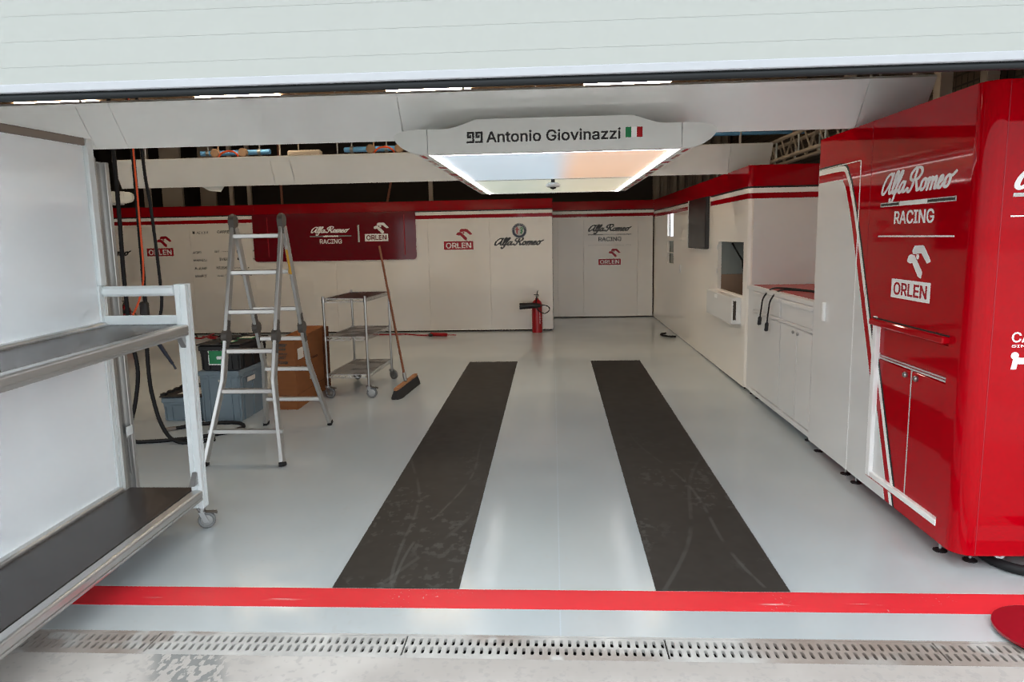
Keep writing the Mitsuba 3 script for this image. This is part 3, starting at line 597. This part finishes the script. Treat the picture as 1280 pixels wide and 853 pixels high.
for xa, xb, lab in ((-4.66, -3.72, 'light blue pipe above the rear fascia board at the left'), (-2.72, -2.02, 'light blue pipe above the rear fascia board beside the sign box'), (1.9, 3.2, 'light blue pipe behind the truss at the right')):
    t = thing('pipe', lab, 'pipe')
    part(t, 'tube', cyl((xa, 9.5, 2.862 if xa < 0 else 2.93), (xb, 9.5, 2.866 if xa < 0 else 2.93), .034 if xa < 0 else .022, 16), 'blue_pipe')
    for x in (xa+.1, xb-.14): part(t, 'bracket', cat(lathe([(.034, -.02), (.045, -.02), (.045, .02), (.034, .02)], (x, 9.5, 2.863 if xa < 0 else 2.93), 14, (1, 0, 0)), cyl((x, 9.5, 2.90 if xa < 0 else 2.95), (x, 9.5, 3.89), .01, 8)), 'steel')
for x, lab in ((-4.2, 'orange hose coil on the rear fascia edge at the left'), (-2.15, 'orange hose coil on the rear fascia edge near the sign box')):
    t = thing('hose_coil', lab, 'hose')
    a = np.linspace(0, 2*np.pi, 25)
    part(t, 'coil', tube(np.c_[x+.14*np.cos(a), 9.3+.02*np.sin(a), 2.755+.11*np.sin(a)], .012, 8, 1), 'orange')
    part(t, 'support', cat(cyl((x-.13, 9.3, 2.82), (x-.13, 9.3, 3.89), .01, 8), cyl((x-.17, 9.27, 2.84), (x-.17, 9.33, 2.84), .055, 14), cyl((x+.2, 9.27, 2.84), (x+.2, 9.33, 2.84), .055, 14)), 'rust_brown')
t = thing('junction_box', 'beige junction box above the rear fascia board', 'electrical box')
part(t, 'case', bx(-3.44, -3.0, 9.35, 9.45, 2.74, 2.86, .02), 'beige_metal', False)
part(t, 'rod', cat(cyl((-3.55, 9.4, 2.6), (-3.55, 9.4, 3.89), .012, 8), cyl((-3.3, 9.4, 2.86), (-3.3, 9.4, 3.89), .01, 8)), 'beige_metal')
for xa, w, mm, lab in ((-2.27, .075, 'beige_metal', 'slim pale post rising behind the back wall'), (-7.75, .12, 'beige_metal', 'wide beige post behind the back wall, far left'), (-7.25, .40, 'beige_metal', 'broad beige panel behind the back wall at the left'), (-6.55, .30, 'curtain', 'dull beige panel behind the back wall'), (-6.1, .07, 'beige_metal', 'narrow beige post left of the ladder top'), (-5.75, .07, 'beige_metal', 'narrow beige post right above the ladder hinge')):
    t = thing('post', lab, 'post'); solo(t, bx(xa-w/2, xa+w/2, 13.5, 13.56, .09, 3.9), mm, False)
t = thing('copper_pipe', 'thin brown pipe rising behind the red band', 'pipe'); solo(t, cyl((-4.98, 13.2, .09), (-5.02, 13.2, 3.89), .025, 10), 'brown_pipe')
t = thing('pole', 'thin brown slanted pole leaning behind the red band', 'pole'); solo(t, cyl((-3.55, 13.2, .11), (-2.93, 13.2, 2.8), .022, 10), 'brown_pipe')
t = thing('roof_flap', 'small white sheet hanging below the rear fascia board', 'sheet'); solo(t, pr(Polygon([(-4.08, 2.34), (-3.80, 2.34), (-3.85, 2.27), (-3.98, 2.285)]), .01, FRONT, (0, 8.26, 0)), 'white_sign', False)
xs = np.linspace(2.0, 3.5, 120); cy = 14.6+.05*np.sin(xs*38)+.02*np.sin(xs*91)
V = np.vstack([np.c_[xs, cy, np.full(120, .09)], np.c_[xs, cy, np.full(120, 3.85)]])
Fc = [[i, i+1, 121+i] for i in range(119)] + [[i, 121+i, 120+i] for i in range(119)]
t = thing('curtain', 'beige folded curtain behind the right wall', 'curtain'); solo(t, trimesh.Trimesh(V, Fc, process=False), 'curtain', True)
t = thing('duct', 'dark round duct at the end of the front fascia board', 'duct'); solo(t, cat(cyl((2.93, 6.1, float(fz(6.1))), (2.93, 6.1, 3.89), .045, 16)), 'alu_dark')

# ------------------------------------------------------------------ floor things
t = thing('floor_tape', 'wide red tape line across the garage threshold', 'tape')
solo(t, sheet(-4.4, 3.3, np.array([3.035, 3.12, 3.208]), .0012, .0012), 'tape_red', False)
for a, b, lab in ((-1.092, -.470, 'long dark rubber floor mat on the left'), (.472, 1.096, 'long dark rubber floor mat on the right')):
    t = thing('floor_mat', lab, 'mat', None)
    solo(t, sheet(a, b, np.linspace(3.212, 9.07, 30), .004, .004), 'rubber_mat', False)
t = thing('disc_base', 'glossy dark red round base plate lying on the threshold at the right', 'base plate')
part(t, 'plate', lathe([(0, .036), (.13, .033), (.135, .0315), (.205, .026), (.216, .022), (.216, .012), (0, .012)], (2.05, 2.862, 0), 64), 'disc_red', 25)
part(t, 'rubber_ring', lathe([(0, 0), (.20, 0), (.20, .0125), (0, .0125)], (2.05, 2.862, 0), 48), 'black_rubber', 25)
t = thing('ground_hose', 'thick black hose curving out from under the red cabinet', 'hose')
part(t, 'tube', tube([(2.22, 3.75, .045), (2.17, 3.60, .035), (2.19, 3.47, .034), (2.26, 3.39, .034), (2.42, 3.34, .033), (2.7, 3.36, .033)], .024, 12), 'black_rubber')
part(t, 'coupling', lathe([(.012, 0), (.024, 0), (.024, .03), (.012, .03), (.012, 0)], (2.20, 3.50, .075), 18, (-.2, -1, .1)), 'alu_white')

# ------------------------------------------------------------------ aluminium rack at the left
t = thing('rack_trolley', 'aluminium profile rack trolley with white back boards and dark shelves', 'trolley')
TILT = np.eye(4); TILT[2, 1] = .018; TILT[2, 3] = -.018*3.9
def rp(name, m, mm, sm=False, label=None, parent=None):
    m = m.copy(); m.apply_transform(TILT); return part(parent or t, name, m, mm, sm, label)
XF0, XF1, XB = -2.115, -2.05, -2.55
RN, RF = 1.95, 3.93
def profile_post(x0, x1, y0, y1, z0, z1):
    xm, ym, g = (x0+x1)/2, (y0+y1)/2, .004
    pts = sbox(x0, y0, x1, y1).buffer(-.004).buffer(.004)
    for gx, gy in ((xm, y0), (xm, y1)): pts = pts.difference(sbox(gx-g, gy-.006, gx+g, gy+.006))
    for gx, gy in ((x0, ym), (x1, ym)): pts = pts.difference(sbox(gx-.006, gy-g, gx+.006, gy+g))
    return pr(pts, z1-z0, TOPF, (0, 0, z0))
rp('post', profile_post(XF0, XF1, RF-.065, RF, .15, 1.458), 'alu_white')
rp('post', profile_post(XF0, XF1, RN, RN+.065, .15, 1.458), 'alu_white')
for a, b in ((RF-.065, RF), (RN, RN+.065)):
    rp('post', profile_post(-2.60, -2.548, a, b, .15, 1.455), 'alu_white')
    rp('upright', bx(-2.59, -2.535, a+.005, b-.005, 1.455, 2.26, .004), 'alu_white')
def rail_prof(zc, h, x0, x1):   # bullnosed rail seen from the end, along y
    g = sbox(x0, zc-h/2, x1, zc+h/2).buffer(-.016).buffer(.016, 6)
    g = g.difference(sbox(x1-.006, zc-.0035-h*.12, x1+.01, zc+.0035-h*.12))
    m = ext(g, RF-.067-RN-.067)
    m.apply_transform(np.array([[1, 0, 0, 0], [0, 0, -1, RF-.067], [0, 1, 0, 0], [0, 0, 0, 1.]])); return m
for zc in (.228, 1.200):
    rp('front_rail', rail_prof(zc, .066, XF0, XF1+.002), 'alu', 30)
    rp('back_rail', rail_prof(zc+.022, .058, -2.575, -2.515), 'alu', 30)
    rp('shelf', bx(-2.515, XF0-.002, RN+.03, RF-.01, zc+.012, zc+.030, .002), 'shelf_dark', False, label='dark shelf board')
    for a in (RF-.055, RN+.01): rp('end_rail', bx(-2.548, XF0, a, a+.045, zc-.030, zc+.012, .004), 'alu')
rp('top_end_rail', cat(bx(-2.548, XF0, RF-.055, RF-.012, 1.392, 1.45, .014)), 'alu_white')
rp('top_end_rail', cat(bx(-2.548, XF0, RN+.012, RN+.055, 1.392, 1.45, .014)), 'alu_white')
rp('end_bar', bx(-2.548, XF0, RF-.045, RF-.025, 1.230, 1.283, .003), 'alu_white')
rp('back_board', bx(-2.572, -2.556, RN+.067, RF-.067, .275, 1.172), 'white_board', label='white glossy lower back board')
rp('back_board', bx(-2.572, -2.556, RN+.067, RF-.067, 1.245, 2.225), 'white_board', label='white glossy upper back board')
rp('top_rail', bx(-2.585, -2.54, RN, RF-.067, 2.222, 2.262, .004), 'alu_dark', label='dull brown top rail')
mast = cat(bx(-2.62, -2.56, 3.945, 3.975, .15, 2.17, .003), bx(-2.62, -2.56, 4.055, 4.09, .15, 2.15, .003), bx(-2.63, -2.585, 3.975, 4.055, .15, 2.15))
rp('mast', mast, 'alu', label='double aluminium upright with recessed channel')
rp('mast_channel', cat(bx(-2.583, -2.580, 3.985, 4.03, .16, 2.14)), 'steel')
rp('hinge_plate', cat(bx(-2.56, -2.553, 4.0, 4.06, .545, .60, .002)), 'alu_white')
rp('latch', cyl((-2.578, 4.045, .3), (-2.578, 4.045, .52), .006, 8), 'chrome', 30)
for z in (.30, 1.15):
    g = Polygon([(0, 0), (.05, 0), (0, -.07 if z > 1 else .07)])
    rp('corner_bracket', on(ext(g, .03), np.array([[0, 0, 1, 0], [-1, 0, 0, 0], [0, 1, 0, 0], [0, 0, 0, 1.]]), (-2.10, RF-.066, z+(.02 if z > 1 else 0))), 'steel')
def caster(parent, x, y, ztop, r, rot=0., brake=True, mats=('tyre_grey', 'chrome')):
    """a swivel caster on the floor under a post that ends at ztop"""
    z0 = float(fz(y)); c, s = math.cos(rot), math.sin(rot)
    def P(a, b, z): return (x+a*c-b*s, y+a*s+b*c, z)
    off = r*.5
    k_ = part(parent, 'caster', cat(cyl(P(0, 0, ztop-.012), P(0, 0, ztop+.005), r*.55, 14), cyl(P(0, 0, z0+r*1.75), P(0, 0, ztop-.010), r*.38, 12),
        *[trimesh.convex.convex_hull(np.array([P(a, -.3*r, z0+2.0*r), P(a, .3*r, z0+2.0*r), P(a, off+.28*r, z0+r*.8), P(a, off-.28*r, z0+r*.8), P(a+.003, -.3*r, z0+2.0*r), P(a+.003, .3*r, z0+2.0*r), P(a+.003, off+.28*r, z0+r*.8), P(a+.003, off-.28*r, z0+r*.8)])) for a in (-.42*r, .42*r-.003)],
        trimesh.convex.convex_hull(np.array([P(a, b, z) for a in (-.42*r, .42*r) for b in (-.4*r, .4*r) for z in (z0+2.0*r, z0+2.12*r)]))), mats[1])
    part(k_, 'wheel', lathe([(.66*r, -.22*r), (.82*r, -.28*r), (.97*r, -.2*r), (r, 0), (.97*r, .2*r), (.82*r, .28*r), (.66*r, .22*r), (.66*r, -.22*r)], P(0, off, z0+r), 28, (c, s, 0)), mats[0])
    part(k_, 'hub', lathe([(0, -.36*r), (.2*r, -.36*r), (.22*r, -.2*r), (.67*r, -.16*r), (.67*r, .16*r), (.22*r, .2*r), (.2*r, .36*r), (0, .36*r)], P(0, off, z0+r), 24, (c, s, 0)), 'steel')
    if brake: part(k_, 'brake_lever', trimesh.convex.convex_hull(np.array([P(a, b, z) for a, b, z in ((-.35*r, .2*r, z0+2.1*r), (.35*r, .2*r, z0+2.1*r), (-.35*r, 1.7*r, z0+1.75*r), (.35*r, 1.7*r, z0+1.75*r), (-.35*r, 1.6*r, z0+1.95*r), (.35*r, 1.6*r, z0+1.95*r))])), 'hinge_grey')
    return k_
zc = .15+.018*(RF-3.9)
caster(t, -2.08, 3.895, zc-.004, .05, -1.2)
caster(t, -2.30, 3.93, zc+.045, .05, .6)
caster(t, -2.08, 1.985, .112, .045, .4); caster(t, -2.57, 1.985, .112, .045, .4); caster(t, -2.57, 3.895, zc-.004, .05, .2)

# ------------------------------------------------------------------ hoses at the left
def hang(name, label, pts, r, mm, category='hose', more=()):
    t = thing(name, label, category)
    part(t, 'tube', tube(pts, r, 10), mm)
    for nm, m, m2 in more: part(t, nm, m, m2)
    return t
F5 = lambda x, y: (x, y, float(fz(y))+.016)
hang('air_hose', 'leftmost thick black hose hanging beside the rack mast to the floor',
     [(-3.45, 5.6, 3.885), (-3.455, 5.6, 2.4), (-3.46, 5.6, 1.9), (-3.47, 5.6, 1.4), (-3.46, 5.6, .95), (-3.43, 5.6, .65), (-3.45, 5.55, .38), (-3.52, 5.55, .16), (-3.50, 5.56, .065), F5(-3.36, 5.58), F5(-3.15, 5.64), F5(-2.98, 5.72), F5(-2.82, 5.86), F5(-2.76, 6.0), F5(-2.84, 6.12), F5(-3.0, 6.15), F5(-3.2, 6.10), F5(-3.36, 5.97)], .016, 'black_rubber',
     more=[('coupling', cyl((-3.36, 5.97, .062), (-3.44, 5.90, .062), .02, 10), 'alu_dark')])
hang('air_hose', 'second thick black hose hanging with the red cable and a black connector',
     [(-3.31, 5.62, 3.885), (-3.31, 5.62, 2.4), (-3.315, 5.62, 1.9), (-3.32, 5.62, 1.4), (-3.33, 5.62, 1.05), (-3.345, 5.62, .85), (-3.35, 5.62, .60), (-3.335, 5.62, .42), (-3.28, 5.60, .22), (-3.19, 5.57, .09), F5(-3.08, 5.55), F5(-2.96, 5.57), F5(-2.84, 5.64)], .016, 'black_rubber',
     more=[('connector', bx(-3.365, -3.305, 5.59, 5.65, 1.04, 1.22, .012), 'black_plastic')])
hang('red_cable', 'thin orange-red cable running down beside the black hose', [(-3.27, 5.56, 3.885), (-3.27, 5.56, 2.4), (-3.272, 5.56, 1.9), (-3.275, 5.55, 1.45), (-3.32, 5.54, 1.25), (-3.40, 5.54, 1.10), (-3.42, 5.54, 1.06)], .0075, 'orange', 'cable',
     more=[('blue_tip', cyl((-3.42, 5.54, 1.07), (-3.46, 5.54, 1.00), .018, 10), 'blue_plastic')])
hang('air_hose', 'rightmost thin black hose ending in a blue blow gun', [(-3.17, 5.5, 3.885), (-3.165, 5.5, 2.4), (-3.135, 5.5, 1.95), (-3.115, 5.5, 1.4), (-3.12, 5.5, 1.2), (-3.17, 5.5, 1.0), (-3.16, 5.48, .88)], .012, 'black_rubber',
     more=[('blow_gun', cat(cyl((-3.16, 5.48, .89), (-3.05, 5.46, .73), .018, 10, .012), cyl((-3.05, 5.46, .73), (-3.025, 5.455, .69), .008, 8)), 'gun_blue')])

# ------------------------------------------------------------------ ladder
t = thing('folding_ladder', 'aluminium folding ladder standing as an A with dark hinges', 'ladder')
def bar(p0, p1, w, d, up=(0, 1, 0)):
    p0, p1 = np.array(p0, float), np.array(p1, float); a = (p1-p0); L = np.linalg.norm(a); a /= L
    b = np.array(up, float) - a*(np.dot(up, a)); b /= np.linalg.norm(b); c = np.cross(a, b)
    m = bx(-w/2, w/2, -d/2, d/2, 0, L, .004)
    M = np.eye(4); M[:3, 0], M[:3, 1], M[:3, 2], M[:3, 3] = c, b, a, p0; m.apply_transform(M); return m
ax, az = 5.56, 1.82
def yz(front, z):
    foot = 5.0 if front else 6.13
    zf = float(fz(foot)); k_ = (az-z)/(az-zf)
    return ax + (foot-ax)*k_
def xside(s, z, front):
    """x of a rail's centre at height z: parallel above, flaring out near the feet"""
    w = .195 if z > .65 else .195 + .10*((.65-z)/.6)**1.0
    return -2.318 + s*w + (0 if front else .012)
for front in (1, 0):
    for s in (-1, 1):
        zh = .97
        zf = float(fz(5.0 if front else 6.13))
        part(t, 'rail', bar((xside(s, zh+.03, front), yz(front, zh+.03), zh+.03), (xside(s, 1.80, front), yz(front, 1.80), 1.80), .028, .062), 'alu', False)
        part(t, 'rail', cat(bar((xside(s, zh-.03, front), yz(front, zh-.03), zh-.03), (xside(s, .64, front), yz(front, .64), .64), .028, .062),
                            bar((xside(s, .66, front), yz(front, .66), .66), (xside(s, zf+.025, front), yz(front, zf+.025), zf+.025), .028, .062)), 'alu', False)
        part(t, 'foot', bar((xside(s, zf, front), yz(front, zf), zf), (xside(s, zf+.03, front), yz(front, zf+.03), zf+.03), .036, .07), 'black_rubber', False)
        yh, xh = yz(front, zh), xside(s, zh, front)
        part(t, 'mid_hinge', cat(cyl((xh-.022, yh, zh), (xh+.022, yh, zh), .05, 20), bar((xh, yz(front, zh+.12), zh+.12), (xh, yz(front, zh-.13), zh-.13), .034, .05)), 'hinge_grey')
    for i, z in enumerate((1.73, 1.45, 1.152, .86, .567, .278) if front else (1.444, 1.132, .871, .593, .304)):
        x0, x1 = xside(-1, z, front), xside(1, z, front); y = yz(front, z)
        part(t, 'rung', bx(x0+.008, x1-.008, y-.02, y+.02, z-.018, z+.018, .005), 'alu', False)
        if z < .35 and front: [part(t, 'rung_end', bx(xx-.02, xx+.02, y-.015, y+.015, z-.012, z+.012), 'alu', False) for xx in (x0-.01, x1+.01)]
for s in (-1, 1):
    x = xside(s, 1.8, 1)
    part(t, 'top_hinge', trimesh.convex.convex_hull(np.vstack([cyl((x-.022, 5.56, 1.85), (x+.022, 5.56, 1.85), .046, 20).vertices, cyl((x-.012, 5.56, 1.885), (x+.012, 5.56, 1.885), .02, 12).vertices, bx(x-.02, x+.02, 5.53, 5.59, 1.745, 1.77).vertices])), 'hinge_grey')
part(t, 'sticker', bx(xside(1, 1.5, 0)-.0155, xside(1, 1.5, 0)-.0145, yz(0, 1.5)-.02, yz(0, 1.5)+.02, 1.42, 1.62), 'yellow_print', False)
part(t, 'sticker', bar((xside(1, 1.42, 0), yz(0, 1.42)-.032, 1.42), (xside(1, 1.62, 0), yz(0, 1.62)-.032, 1.62), .02, .003), 'yellow_print', False, label='yellow warning sticker')

# ------------------------------------------------------------------ crates and box
def crate(name, label, x0, x1, y0, y1, z0, z1, mm, rot=0.):
    t = thing(name, label, 'crate'); cx, cy = (x0+x1)/2, (y0+y1)/2
    M = trimesh.transformations.rotation_matrix(rot, [0, 0, 1], [cx, cy, 0])
    def rq(n_, m, m2, sm=False, label=None, parent=None):
        m = m.copy(); m.apply_transform(M); return part(parent or t, n_, m, m2, sm, label)
    w = .008; i = .025
    rq('body', cat(trimesh.convex.convex_hull(np.vstack([bx(x0+i, x1-i, y0+i, y1-i, z0, z0+.002).vertices, bx(x0+.012, x1-.012, y0+.012, y1-.012, z1-.05, z1-.048).vertices]))), mm)
    rq('rim', bx(x0, x1, y0, y1, z1-.05, z1-.006, .006), mm)
    ribs = []
    for x in (x0+.03, x0+.09, x1-.09, x1-.03): ribs.append(bx(x-.006, x+.006, y0+.006, y0+.03, z0+.01, z1-.05))
    for y in (y0+.03, y0+.11, (y0+y1)/2, y1-.11, y1-.03): ribs.append(bx(x1-.03, x1-.006, y-.006, y+.006, z0+.01, z1-.05))
    ribs.append(bx(x0+.02, x1-.02, y0+.004, y0+.02, z1-.085, z1-.075)); ribs.append(bx(x1-.02, x1-.004, y0+.02, y1-.02, z1-.085, z1-.075))
    rq('rib', cat(*ribs), mm, label=None)
    return t, rq
t, rq = crate('crate', 'large grey plastic crate standing under the black crate', -3.235, -2.845, 6.20, 6.80, .05, .535, 'crate_grey', -.03)
rq('label_holder', bx(-3.04, -2.995, 6.197, 6.203, .43, .448), 'paper')
rq('side_label', bx(-2.846, -2.842, 6.36, 6.52, .40, .44), 'paper')
t, rq = crate('crate', 'black lidded crate with a green and white label on the large grey crate', -3.215, -2.825, 6.20, 6.80, .535, .765, 'crate_black', -.02)
lid = rq('lid', cat(bx(-3.225, -2.815, 6.19, 6.81, .765, .778, .004), *[bx(-3.03+.0*j, -3.01, 6.2+.1*j, 6.25+.1*j, .778, .79) for j in range(6)]), 'crate_black')
rq('label', bx(-3.125, -2.955, 6.205, 6.214, .585, .725, .001), 'white_print')
rq('green_label', bx(-3.115, -2.965, 6.203, 6.206, .595, .715), 'green_print', label='green part of the label')
rq('label_text', bx(-3.045, -2.99, 6.2015, 6.204, .638, .665), 'white_print')
rq('sheet', bx(-3.06, -2.93, 6.30, 6.42, .778, .780), 'green_print'); rq('sheet', bx(-3.02, -2.86, 6.55, 6.7, .778, .780), 'green_print'); rq('paper_sheet', cat(bx(-3.04, -2.95, 6.315, 6.40, .7805, .7815), bx(-3.0, -2.88, 6.57, 6.68, .7805, .7815)), 'paper')
t, rq = crate('crate', 'small grey crate with a black lid behind the rack post', -3.645, -3.255, 6.26, 6.86, .05, .275, 'crate_grey', .02)
rq('lid', cat(bx(-3.655, -3.245, 6.25, 6.87, .275, .29, .004), *[bx(-3.655, -3.61, 6.27+.12*j, 6.33+.12*j, .288, .31, .004) for j in range(5)]), 'crate_black')
rq('paper_sheet', bx(-3.52, -3.30, 6.34, 6.62, .2905, .292), 'paper', label='pinkish paper on the lid')

t = thing('cardboard_box', 'tall brown cardboard carton between the ladder and the wire cart', 'box')
bz0, bz1 = .053, .735
part(t, 'body', bx(-2.685, -2.50, 6.66, 7.58, bz0, bz1, .003), 'cardboard', False)
part(t, 'flap', trimesh.convex.convex_hull(np.array([(-2.685, 6.66, bz1), (-2.50, 6.66, bz1), (-2.50, 7.58, bz1), (-2.685, 7.58, bz1), (-2.685, 6.66, bz1+.006), (-2.50, 6.66, bz1+.006), (-2.49, 7.58, bz1+.035), (-2.685, 7.58, bz1+.035)])), 'cardboard', False)
part(t, 'side_flap', trimesh.convex.convex_hull(np.array([(-2.499, 7.50, bz0+.02), (-2.499, 7.58, bz0+.02), (-2.45, 7.56, bz0+.02), (-2.499, 7.50, bz1+.03), (-2.499, 7.58, bz1+.03), (-2.445, 7.56, bz1+.03)])), 'card_dark', False, label='darker edge flap')
atC = lambda u, v, o: (u, 6.6598-o, v)
part(t, 'print', on(text2('SAMSUNG', .10, .017), FRONT, atC(-2.672, .600, 0)), 'black_print', False)
part(t, 'print', on(text2('SMART', .085, .030, True), FRONT, atC(-2.672, .556, 0)), 'black_print', False)
part(t, 'print', on(text2('Signage', .10, .030, True), FRONT, atC(-2.672, .512, 0)), 'black_print', False)
part(t, 'print_block', cat(*[bx(-2.672+.018*i, -2.660+.018*i, 6.6585, 6.6602, .672-.030*j, .692-.030*j) for i in range(5) for j in range(2)]), 'black_print', False)
part(t, 'print_line', cat(bx(-2.675, -2.56, 6.6585, 6.6602, .20, .203), bx(-2.672, -2.57, 6.6585, 6.6602, .693, .704)), 'black_print', False)
atCs = lambda u, v, o: (-2.4998+o, u, v)
RS = np.array([[0, 0, 1, 0], [1, 0, 0, 0], [0, 1, 0, 0], [0, 0, 0, 1.]])
part(t, 'shipping_label', pr(sbox(6.74, .535, 6.90, .645), .001, RS, atCs(0, 0, 0)), 'paper', False)
part(t, 'shipping_label', pr(sbox(7.05, .28, 7.10, .36), .001, RS, atCs(0, 0, 0)), 'paper', False)
part(t, 'print', on(text2('SMART Signage', .34, .022), RS, atCs(6.98, .48, 0)), 'card_dark', False)
part(t, 'side_line', pr(sbox(6.68, .195, 7.55, .199), .001, RS, atCs(0, 0, 0)), 'card_dark', False)

# ------------------------------------------------------------------ wire cart
t = thing('wire_cart', 'chrome wire shelf cart on casters with three dark shelves', 'cart')
rot = -.034; c0 = np.array([-2.115, 7.60]); hw, hl = .218, .462
def W(a, b, z):
    c, s = math.cos(rot), math.sin(rot); return (c0[0]+a*c-b*s, c0[1]+a*s+b*c, z)
for a in (-hw, hw):
    for b in (-hl, hl):
        part(t, 'post', cat(cyl(W(a, b, .185), W(a, b, 1.112), .0125, 12), cyl(W(a, b, 1.112), W(a, b, 1.118), .015, 12)), 'chrome')
        p = W(a, b, 0); caster(t, p[0], p[1], .185, .056, random.uniform(-2.2, -1.2), b < 0, ('tyre_grey', 'steel'))
for z in (1.09, .695, .305):
    s = part(t, 'shelf', cat(trimesh.convex.convex_hull(np.array([W(a, b, zz) for a in (-hw+.014, hw-.014) for b in (-hl+.014, hl-.014) for zz in (z, z+.004)]))), 'shelf_grey' if z < 1 else 'shelf_dark', False)
    ms = []
    for (a0, b0), (a1, b1) in (((-hw, -hl), (hw, -hl)), ((-hw, hl), (hw, hl)), ((-hw, -hl), (-hw, hl)), ((hw, -hl), (hw, hl))):
        for zz in (z+.004, z-.030): ms.append(cyl(W(a0, b0, zz), W(a1, b1, zz), .0035, 6))
        n = 6 if a0 != a1 else 12; prev = None
        for i in range(n*2+1):
            f_ = i/(2*n); q = W(a0+(a1-a0)*f_, b0+(b1-b0)*f_, z+.004 if i % 2 == 0 else z-.030)
            if prev is not None: ms.append(cyl(prev, q, .0028, 5))
            prev = q
    part(s, 'wire_edge', cat(*ms), 'chrome')
    for a in (-hw, hw):
        for b in (-hl, hl): part(s, 'collar', cyl(W(a, b, z-.034), W(a, b, z+.008), .0175, 12), 'chrome')

# ------------------------------------------------------------------ broom
t = thing('broom', 'wide black push broom with a reddish handle leaning on the wire cart', 'broom')
A, B = np.array([-1.625, 7.05]), np.array([-1.555, 7.84]); dvec = (B-A)/np.linalg.norm(B-A); nv = np.array([dvec[1], -dvec[0]])
def Bp(l, o, z): q = A + dvec*l + nv*o; return (q[0], q[1], float(fz(q[1]))+z)
L = np.linalg.norm(B-A)
part(t, 'head_block', trimesh.convex.convex_hull(np.array([Bp(l, o, z) for l, w_ in ((0, .012), (.05, .024), (L-.05, .024), (L, .012)) for o in (-w_, w_) for z in (.088, .108)])), 'wood_light', False, label='pale wooden head')
part(t, 'bristles', trimesh.convex.convex_hull(np.array([Bp(l, o, z) for l, w_, z in ((.0, .014, .089), (.05, .026, .089), (L-.05, .026, .089), (L, .014, .089), (-.01, .035, .0), (.05, .06, 0), (L-.05, .06, 0), (L+.01, .035, 0)) for o in (-w_, w_)])), 'bristle', False, label='black bristles')
h0 = np.array(Bp(L*.47, 0, .112)); h1 = np.array([-1.945, 7.98, 1.61])
part(t, 'socket', cyl(h0, h0+(h1-h0)/np.linalg.norm(h1-h0)*.09, .018, 12), 'steel')
part(t, 'handle', cyl(h0+(h1-h0)*.03, h1, .0125, 12), 'wood')

# ------------------------------------------------------------------ extinguishers and odds and ends along the back wall
def extinguisher(x, y, label):
    t = thing('fire_extinguisher', label, 'fire extinguisher'); z = .09
    part(t, 'cylinder', lathe([(0, 0), (.082, 0), (.086, .01), (.086, .46), (.078, .50), (.055, .535), (.028, .555), (.026, .575), (0, .575)], (x, y, z), 32), 'red_paint', 40, label='red steel cylinder')
    part(t, 'valve', cat(cyl((x, y, z+.575), (x, y, z+.63), .018, 12), cyl((x-.03, y, z+.615), (x+.04, y, z+.615), .009, 8)), 'steel')
    part(t, 'lever', cat(bar((x, y, z+.63), (x+.02, y-.01, z+.705), .014, .022), bx(x-.05, x+.03, y-.012, y+.012, z+.628, z+.638)), 'black_plastic', False)
    part(t, 'horn', cat(cyl((x-.285, y-.11, z+.455), (x-.05, y-.11, z+.462), .055, 18, .045), cyl((x-.05, y-.11, z+.462), (x+.06, y-.11, z+.462), .045, 16, .03)), 'black_plastic', label='black discharge horn')
    part(t, 'hose', tube([(x+.055, y-.11, z+.462), (x+.13, y-.10, z+.465), (x+.20, y-.07, z+.43), (x+.205, y-.05, z+.37), (x+.13, y-.07, z+.325), (x+.05, y-.105, z+.36), (x+.0, y-.11, z+.42), (x-.01, y-.10, z+.52), (x, y-.03, z+.60)], .008, 8), 'black_rubber')
    part(t, 'label', bx(x+.035, x+.06, y-.079, y-.068, z+.14, z+.38), 'red_print', False)
    part(t, 'label_print', cat(bx(x+.042, x+.045, y-.081, y-.078, z+.15, z+.37), bx(x+.052, x+.055, y-.079, y-.076, z+.15, z+.30)), 'white_print', False)
    return t
extinguisher(-.275, 11.90, 'red fire extinguisher with black horn standing at the wall edge')
extinguisher(-7.37, 11.85, 'red fire extinguisher mostly hidden behind the rack mast at the far left')
t = thing('extension_cord', 'red power cord with a red connector lying along the back wall', 'cord')
part(t, 'cord', tube([(-3.3, 11.95, .098), (-2.9, 11.78, .098), (-2.5, 11.80, .098), (-2.25, 11.66, .098), (-2.02, 11.62, .105)], .011, 8), 'red_paint')
part(t, 'connector', cat(cyl((-2.03, 11.61, .12), (-1.75, 11.50, .12), .032, 12, .028)), 'red_paint')
part(t, 'strap', tube([(-1.75, 11.50, .12), (-1.66, 11.46, .12), (-1.60, 11.50, .115), (-1.70, 11.56, .11)], .007, 6), 'red_paint')
part(t, 'plug', cyl((-2.05, 11.57, .115), (-2.0, 11.50, .115), .022, 10), 'black_plastic')
t = thing('cable_heap', 'tangle of red and black cables lying along the wall behind the crates', 'cables')
labels[t]['kind'] = 'stuff'
rs = random.Random(11); ms = []
for i in range(9):
    x = -6.2+.14*i
    ms.append(tube([(x+rs.uniform(-.1, .1), 11.6+rs.uniform(-.25, .2), .10+rs.uniform(0, .05)) for _ in range(5)], .013, 6, 5))
part(t, 'red_cable', cat(*ms[::2]), 'red_paint'); part(t, 'black_cable', cat(*ms[1::2]), 'black_rubber')
t = thing('cable', 'small black cable end lying at the foot of the right wall', 'cable')
solo(t, tube([(1.80, 11.5, .105), (1.70, 11.35, .105), (1.78, 11.15, .105), (1.90, 11.1, .105)], .014, 8), 'black_rubber')
